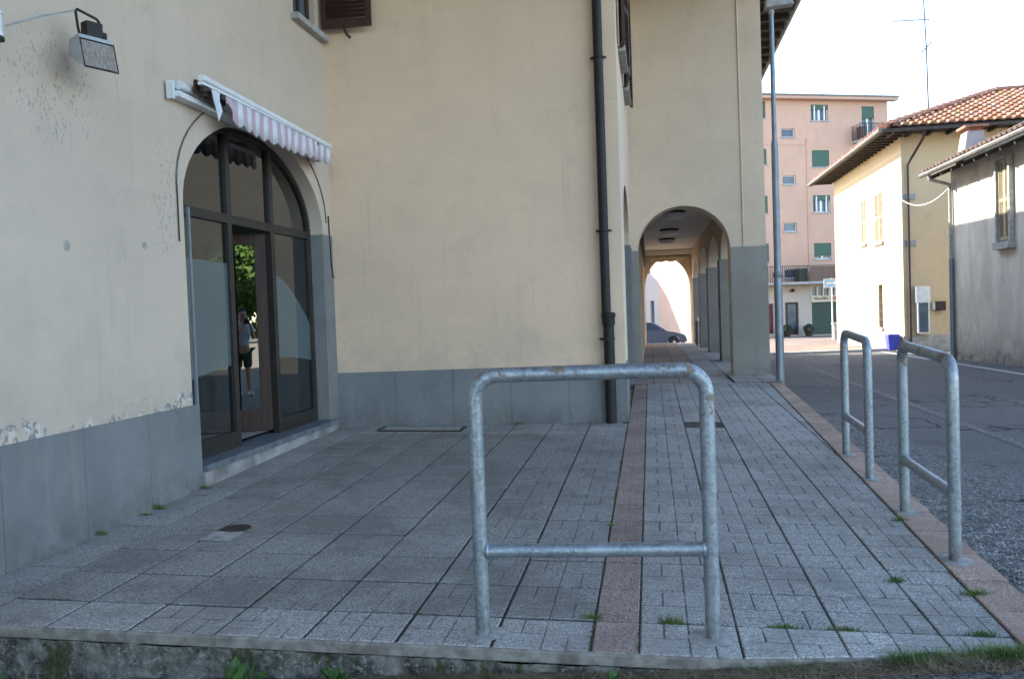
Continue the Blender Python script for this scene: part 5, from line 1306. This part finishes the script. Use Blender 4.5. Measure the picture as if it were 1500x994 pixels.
TUFTS = [((.13, .0), .065, .05, 'grass tuft in the joint just right of the red strip, behind the near barrier'),
 ((.60, .0), .075, .03, 'low grass along the paving joint right of the near barrier\'s post'),
 ((.83, .0), .07, .028, 'thin grass in the paving joint midway to the kerb'),
 ((-.20, .02), .05, .04, 'moss and grass tuft on the red strip\'s left edge'),
 ((1.36, .005), .07, .03, 'small grass tuft in the front joint near the kerb corner'),
 ((1.20, .62), .05, .045, 'lone grass tuft in a joint of the right-hand pavement'),
 ((1.497, .47), .07, .045, 'grass tuft in the kerb joint nearest the corner'),
 ((1.52, 1.72), .06, .05, 'green tuft at the kerb between the nearer barrier\'s posts'),
 ((-3.29, 1.05), .05, .04, 'tiny weed at the left wall\'s foot, nearest the camera'),
 ((-3.28, 1.50), .06, .03, 'low weed at the left wall\'s foot, second from the camera'),
 ((-3.28, 1.66), .06, .055, 'taller weed at the left wall\'s foot, under the dado joint'),
 ((-3.27, 2.27), .05, .04, 'weed where the left wall meets the doorstep'),
 ((-1.35, 5.40), .05, .045, 'small weed at the foot of the facade behind the near barrier'),
 ((-.21, 5.48), .04, .04, 'weed at the wing\'s corner beside the red strip'),
 ((-.19, 1.5), .03, .02, 'speck of moss on the red strip\'s left joint')]
for (x, y), r_, h_, lab in TUFTS:
    mb = MB(); n = int(1700*r_)+20
    for _ in range(n):
        a = random.uniform(0, 2*math.pi); q = r_*random.random()**.9; fl_ = .22 if lab.startswith(('low', 'thin', 'grass tuft in the joint')) else .6
        px, py = x+q*math.cos(a), y+q*math.sin(a)*fl_*.5
        blade(mb, (px, py, zp(px, py)-.002), h_*random.uniform(.35, 1), .0016, random.uniform(.2, 1.1), random.uniform(0, 6.3))
    tag(mb.build('grass_tuft', M['grass']), lab, 'grass tuft', 'grass tufts in the paving joints')
gs = MB(); ds = MB()
for _ in range(9000):
    x = random.uniform(.25, 1.66); dn = max(0, noise.noise(Vector((x*3.1, 2, 0)))+.25)*(.4+.6*min(1, max(0, (x-.5)/.5)))
    if random.random() > max(0, dn-.05)*(2.6 if x > .66 else .5): continue
    y = front(x)-.008-abs(random.gauss(0, .032))
    blade(gs, (x, y, zr(x, y)+.004), random.uniform(.015, .068), .0020, random.uniform(.3, 1.3), random.uniform(0, 6.3))
for _ in range(7000):
    x = random.uniform(-1.0, 1.5); y = front(x)-.015-abs(random.gauss(0, .07)); blade(ds, (x, y, zr(x, y)+.01), random.uniform(.01, .045), .0016, random.uniform(1.2, 2.6), random.uniform(0, 6.3))
tag(gs.build('grass', M['grass']), 'uneven green grass strip along the terrace front', 'grass', kind='stuff'); tag(ds.build('dry_grass', M['dry']), 'dry brown grass litter along the wall foot', 'dry grass', kind='stuff')
mo = MB()
def mossy(x, y, h):
    if y < front(x)+.01: return
    blade(mo, (x, y, zp(x, y)-.002), h, .0016, random.uniform(.3, 1.6), random.uniform(0, 6.3))
for _ in range(9000):
    k = random.random()
    if k < .34: x, y, o = random.choice((-.19, -.19, .0)), random.uniform(-.3, 5), 1
    elif k < .62: x, y, o = random.choice((.4, .8, 1.2, -.59, -.99, -1.39, -1.79, -2.19, -2.99)), random.uniform(-.3, 3.2), 2
    elif k < .84: x, y, o = random.uniform(-2.9, 1.45), random.choice((0, 0, 0, .4, .8, 1.2)), 3
    else: x, y, o = -3.315, random.uniform(-.3, 4.8), 4
    if noise.noise(Vector((x*2.3+o*7, y*2.3, 4))) < (.16 if o in (1, 4) else .27): continue
    mossy(x+random.gauss(0, .004), y+random.gauss(0, .004), random.uniform(.004, .013 if o != 4 else .02))
M['moss'] = leafmat('joint_moss', (.045,.06,.015), (.10,.11,.035))
tag(mo.build('moss', M['moss']), 'low moss and sprouts growing along the paving joints', 'moss', kind='stuff')
lt_ = MB()
for _ in range(150):
    x, y = random.uniform(-3.1, 1.6), random.uniform(-.25, 5.2)
    if random.random() < .4: x = -3.3+abs(random.gauss(0, .08))
    if x > kin(y): continue
    a = random.uniform(0, 6.3); q = random.uniform(.003, .011); z = zp(x, y)+.004
    d1 = Vector((math.cos(a), math.sin(a), random.uniform(-.1, .25)))*q; d2 = Vector((-math.sin(a), math.cos(a), random.uniform(-.1, .3)))*q*.5; c = Vector((x, y, z+q*.15))
    lt_.face([c-d1, c-d2, c+d1, c+d2])
tag(lt_.build('leaf_litter', M['dry']), 'dry leaf crumbs scattered on the paving', 'leaf litter', kind='stuff')
WEEDS = [((-1.62, -.42), .13, 'leafy green weed at the low wall\'s foot, bottom left'), ((-1.20, -.42), .09, 'small weed with upright leaves at the low wall\'s foot, second from left'),
         ((-.95, -.45), .05, 'low sprout at the low wall\'s foot left of the near barrier'), ((-.10, -.42), .06, 'weed at the low wall\'s foot below the red strip'), ((-2.75, -.42), .07, 'weed at the bottom left corner of the low wall')]
for (x, y), s_, lab in WEEDS:
    mb = MB()
    for k in range(34):
        a = random.uniform(0, 6.3); el_ = random.uniform(.5, 1.5); L = s_*random.uniform(.5, 1.2)
        d = Vector((math.cos(a)*math.cos(el_), math.sin(a)*math.cos(el_), math.sin(el_))); p = Vector((x+random.uniform(-.3, .3)*s_, y+random.uniform(-.2, .2)*s_, zr(x, y)+.02)); s = d.cross(Vector((0,0,1))).normalized()*L*.13
        m_ = p+d*L*.55; t_ = p+d*L+Vector((0,0,-.25*L))
        mb.face([p, m_-s, t_, m_+s])
    tag(mb.build('weed', M['weed']), lab, 'weed', 'weeds at the foot of the low wall')
# gravel lying along the kerb
gv = MB(); M['gravel'] = noisy('gravel_stone', (.11,.11,.105), (.40,.385,.36), 14, .9, 60, .3)
for _ in range(9000):
    y = random.uniform(-.6, 7.5)
    if random.random() < .6: y = random.uniform(-.6, 2.8)
    x = kin(max(y, -.2))+.24+abs(random.gauss(0, .34)); s = random.uniform(.003, .0085); z = zr(x, y)+s*.3
    c = Vector((x, y, z)); an = random.uniform(0, 6.3); u1 = Vector((math.cos(an), math.sin(an), 0))*s; v1 = Vector((-math.sin(an), math.cos(an), 0))*s*.8
    t_ = c+Vector((0,0,s*.7)); q = [c-u1-v1, c+u1-v1*.8, c+u1*.9+v1, c-u1*.8+v1]
    for k in range(4): gv.face([q[k], q[(k+1) % 4], t_+(q[(k+1) % 4]-c)*.45, t_+(q[k]-c)*.45])
    gv.face([t_+(p-c)*.45 for p in q])
tag(gv.build('gravel', M['gravel']), 'loose grey gravel lying along the kerb', 'gravel', kind='stuff')
pp = MB(); x, y = 2.55, 2.35; z = zr(x, y)+.006
pp.face([(x, y, z), (x+.05, y+.01, z+.008), (x+.045, y+.05, z+.012), (x-.005, y+.04, z+.005)]); pp.face([(x+.045, y+.05, z+.012), (x-.005, y+.04, z+.005), (x+.0, y+.06, z+.02), (x+.04, y+.07, z+.018)])
tag(pp.build('paper_scrap', M['white']), 'small crumpled white paper scrap on the gravel beside the road', 'litter')

# trees and hedge behind the viewpoint (seen mirrored in the shop door)
M['tree_leaf'] = leafmat('tree_leaf', (.055,.12,.018), (.12,.20,.04)); M['bark'] = noisy('bark', (.08,.06,.045), (.16,.13,.10), 9, .9, 30, .8)
def tree(x, y, h_, r_, n, lab):
    z0 = zr(x, y); tr_ = MB(); tr_.tube([(x, y, z0-.05), (x+.05, y, z0+h_*.3), (x-.05, y+.1, z0+h_*.75)], [.16, .12, .04], 10)
    for k in range(9):
        a = k*2.4; zz = z0+h_*(.28+.05*k); tr_.tube([(x, y, zz), (x+r_*.4*math.cos(a), y+r_*.4*math.sin(a), zz+.5), (x+r_*.8*math.cos(a), y+r_*.8*math.sin(a), zz+.9)], [.05, .03, .01], 6)
    cw = MB(); cl_ = [(Vector((x, y, z0+h_*.62))+Vector((random.gauss(0, .45)*r_, random.gauss(0, .45)*r_, random.gauss(0, .42)*h_*.5)), random.uniform(.35, .75)) for _ in range(34)]
    for _ in range(n):
        c, rr = random.choice(cl_); v = Vector((random.gauss(0,1), random.gauss(0,1), random.gauss(0,1))).normalized()*rr*random.uniform(.5, 1); p = c+v
        if p.z < z0+.2: p.z = z0+.2+random.random()*.3
        d1 = Vector((random.uniform(-1,1), random.uniform(-1,1), random.uniform(-1,1))).normalized()*.11; d2 = d1.orthogonal().normalized()*.07
        cw.face([p-d1, p-d2, p+d1, p+d2])
    thing('tree', (x, y, z0), lab, 'tree', [tr_.build('trunk', M['bark'], smooth=True), cw.build('crown', M['tree_leaf'])], 'trees across the road behind the viewpoint')
tree(3.8, -14.5, 5.0, 2.3, 16000, 'bushy green tree mirrored in the shop door, nearest the road')
tree(6.3, -15.0, 5.4, 2.5, 15000, 'bushy green tree mirrored in the shop door, right of the first')
fw2 = MB(); fw2.box(-2, 12, -12.6, -12.4, -.5, .75); fc = MB(); fc.box(-2, 12, -12.65, -12.35, .75, .82)
thing('garden_wall', (5, -12.5, -.2), 'low pale garden wall in front of the trees behind the viewpoint', 'wall', [fw2.build('wall', M['pale_render']), fc.build('coping', M['stone'])])

# ------------------------------------------------------------------ camera
CP = Vector((.08565, -3.5818, 1.34209)); yaw, pitch, roll = .16453, -.03247, -.03593
F = Vector((-math.sin(yaw)*math.cos(pitch), math.cos(yaw)*math.cos(pitch), math.sin(pitch))); r0_ = Vector((math.cos(yaw), math.sin(yaw), 0)); u0_ = r0_.cross(F)
rr_ = r0_*math.cos(roll)+u0_*math.sin(roll); uu_ = -r0_*math.sin(roll)+u0_*math.cos(roll)
cam = D.objects.new('camera', D.cameras.new('camera')); COL.objects.link(cam); SC.camera = cam
mw = Matrix((rr_, uu_, -F)).transposed().to_4x4(); mw.translation = CP; cam.matrix_world = mw
cam.data.sensor_width = 36; cam.data.lens = 36*1230/1500; cam.data.clip_start = .03; cam.data.clip_end = 2000


# ------------------------------------------------------------------ the photographer (mirrored in the shop door)
f3 = Vector((-math.sin(yaw), math.cos(yaw), 0)); r3 = Vector((math.cos(yaw), math.sin(yaw), 0))
PO = Vector((CP.x, CP.y, 0))-f3*.36; PZ = zr(PO.x, PO.y)+.005
def bp(r_, f_, z_): q = PO+r3*r_+f3*f_; return (q.x, q.y, PZ+z_)
def skin(name, V, E, Rr, m, parent=None, sub=2, root=0):
    me = D.meshes.new(name); me.from_pydata([bp(*v) for v in V], E, []); o = D.objects.new(name, me); COL.objects.link(o)
    me.materials.append(m); k = o.modifiers.new('skin', 'SKIN'); k.use_smooth_shade = True
    for i, r_ in enumerate(Rr):
        me.skin_vertices[0].data[i].radius = r_ if isinstance(r_, tuple) else (r_, r_); me.skin_vertices[0].data[i].use_root = i == root
    o.modifiers.new('sub', 'SUBSURF').levels = sub; o.modifiers['sub'].render_levels = sub
    return o
M['skin'] = noisy('skin', (.42,.25,.17), (.50,.31,.22), 6, .55, 60, .05); M['tee'] = noisy('pale_blue_shirt', (.42,.50,.60), (.54,.61,.70), 6, .9, 40, .2)
M['shorts'] = noisy('green_shorts', (.02,.055,.03), (.035,.08,.045), 6, .9, 40, .2); M['hair'] = noisy('brown_hair', (.03,.02,.012), (.06,.04,.025), 30, .7, 60, .4)
hands = []
V = [(0,0,.92),(0,0,1.08),(0,.01,1.25),(0,.0,1.36),(0,.01,1.42),(0,.03,1.50),(0,.035,1.58),(0,.03,1.625)]; Rr = [.13,.12,.145,.07,.052,.078,.088,.06]
E = [(0,1),(1,2),(2,3),(3,4),(4,5),(5,6),(6,7)]
for sg in (-1, 1):
    b0 = len(V); V += [(sg*.085,0,.86),(sg*.10,.01,.48),(sg*.105,-.01,.27),(sg*.11,-.01,.09),(sg*.115,.05,.045),(sg*.125,.13,.03)]; Rr += [.088,.058,.052,.038,.040,.032]
    E += [(0,b0)]+[(b0+i, b0+i+1) for i in range(5)]
    b0 = len(V); V += [(sg*.155,0,1.345),(sg*.215,.05,1.10),(sg*.13,.22,1.24),(sg*.088,.265,1.315)]; Rr += [.052,.040,.030,.026]
    E += [(3,b0)]+[(b0+i, b0+i+1) for i in range(3)]
    wr = b0+3
    for k, (dz_, L) in enumerate(((.045,.85),(.022,1.0),(.0,.95),(-.022,.78))):      # four fingers closed round the camera body
        b1 = len(V); V += [(sg*.082,.285,1.352+dz_*.8),(sg*(.072-.012*L),.300,1.358+dz_),(sg*(.060-.018*L),.292,1.356+dz_)]; Rr += [.0095,.0085,.007]; E += [(wr,b1),(b1,b1+1),(b1+1,b1+2)]
    b1 = len(V); V += [(sg*.078,.245,1.315),(sg*.055,.235,1.335)]; Rr += [.011,.009]; E += [(wr,b1),(b1,b1+1)]
body = skin('body', V, E, Rr, M['skin'])
tv = [(0,0,.93),(0,0,1.08),(0,.01,1.26),(0,.0,1.365)]; tr2 = [.155,.148,.172,.09]; te = [(0,1),(1,2),(2,3)]
for sg in (-1, 1):
    b0 = len(tv); tv += [(sg*.158,0,1.345),(sg*.192,.03,1.20)]; tr2 += [.068,.058]; te += [(3,b0),(b0,b0+1)]
tee = skin('t_shirt', tv, te, tr2, M['tee'])
sv = [(0,0,.93)]; sr = [.158]; se = []
for sg in (-1, 1):
    b0 = len(sv); sv += [(sg*.088,0,.84),(sg*.10,.005,.62),(sg*.10,.01,.53)]; sr += [.108,.092,.09]; se += [(0,b0),(b0,b0+1),(b0+1,b0+2)]
sho = skin('shorts', sv, se, sr, M['shorts'])
hr_ = skin('hair', [(0,-.01,1.55),(0,.0,1.615),(0,.045,1.645)], [(0,1),(1,2)], [.088,.098,.07], M['hair'])
fc_ = MB()
def blob(mb, c, r_, n=8):
    mb.lathe(bp(*c), [(r_*.4,-r_*.9),(r_*.85,-r_*.5),(r_,0),(r_*.85,r_*.5),(r_*.4,r_*.9)], n)
blob(fc_, (0,.128,1.535), .016); blob(fc_, (-.085,.03,1.54), .02); blob(fc_, (.085,.03,1.54), .02); face_ = fc_.build('nose_and_ears', M['skin'], smooth=True)
ey = MB(); blob(ey, (-.032,.117,1.562), .010); blob(ey, (.032,.117,1.562), .010); blob(ey, (0,.118,1.495), .012); eyes = ey.build('eyes_and_mouth', M['hair'], smooth=True)
sh2 = []
for sg in (-1, 1):
    sh2.append(skin('shoe', [(sg*.113,-.035,.045),(sg*.118,.06,.042),(sg*.128,.16,.032)], [(0,1),(1,2)], [.044,.046,.036], M['white']))
thing('person', (PO.x, PO.y, PZ), 'person in pale t-shirt, green shorts and white shoes photographing, mirrored in the shop door', 'person', [body, tee, sho, hr_, face_, eyes]+sh2)
kc = MB(); cc_ = CP-f3*.075; kc.obox(cc_, r3, f3, (0,0,1), .062, .028, .045); kc.obox(cc_+Vector((0,0,.052)), r3, f3, (0,0,1), .022, .02, .012); k1 = kc.build('body', M['black'], bevel=.006)
kl = MB(); kl.tube([cc_+f3*.028, cc_+f3*.055], [.030, .028], 20); k2 = kl.build('lens', M['black'], smooth=True)
thing('camera', tuple(cc_), 'black photo camera held up by the person mirrored in the door', 'camera', [k1, k2])


# ------------------------------------------------------------------ light
EL = R(31); LX, LY = .86, -.51
sun = D.objects.new('sun', D.lights.new('sun', 'SUN')); COL.objects.link(sun); sun.data.energy = 3.0; sun.data.angle = R(.5); sun.data.color = (1, .93, .82)
Ld = Vector((LX*math.cos(EL), LY*math.cos(EL), -math.sin(EL))).normalized()
sun.rotation_euler = Ld.to_track_quat('-Z', 'Y').to_euler()
wd_ = D.worlds.new('World'); SC.world = wd_; wd_.use_nodes = True; nt = wd_.node_tree
sky = nt.nodes.new('ShaderNodeTexSky'); sky.sky_type = 'NISHITA'; sky.sun_disc = False; sky.sun_elevation = EL
# sky rotation: the sun stands towards -Ld; blender measures rotation clockwise from +Y
sky.sun_rotation = math.atan2(-LX, -LY) ; sky.air_density = 1.0; sky.dust_density = .5; sky.ozone_density = 1.0
nt.links.new(sky.outputs[0], nt.nodes['Background'].inputs[0]); nt.nodes['Background'].inputs[1].default_value = .13
vs = SC.view_settings; vs.view_transform = 'Standard'; vs.look = 'None'; vs.gamma = 1; vs.exposure = 2.52; vs.use_curve_mapping = False
SC.render.engine = 'CYCLES'; SC.cycles.max_bounces = 6; SC.cycles.diffuse_bounces = 3; SC.cycles.glossy_bounces = 3; SC.cycles.transparent_max_bounces = 8
try: SC.cycles.use_denoising = True
except Exception: pass
SC.render.resolution_x = 1024; SC.render.resolution_y = 678
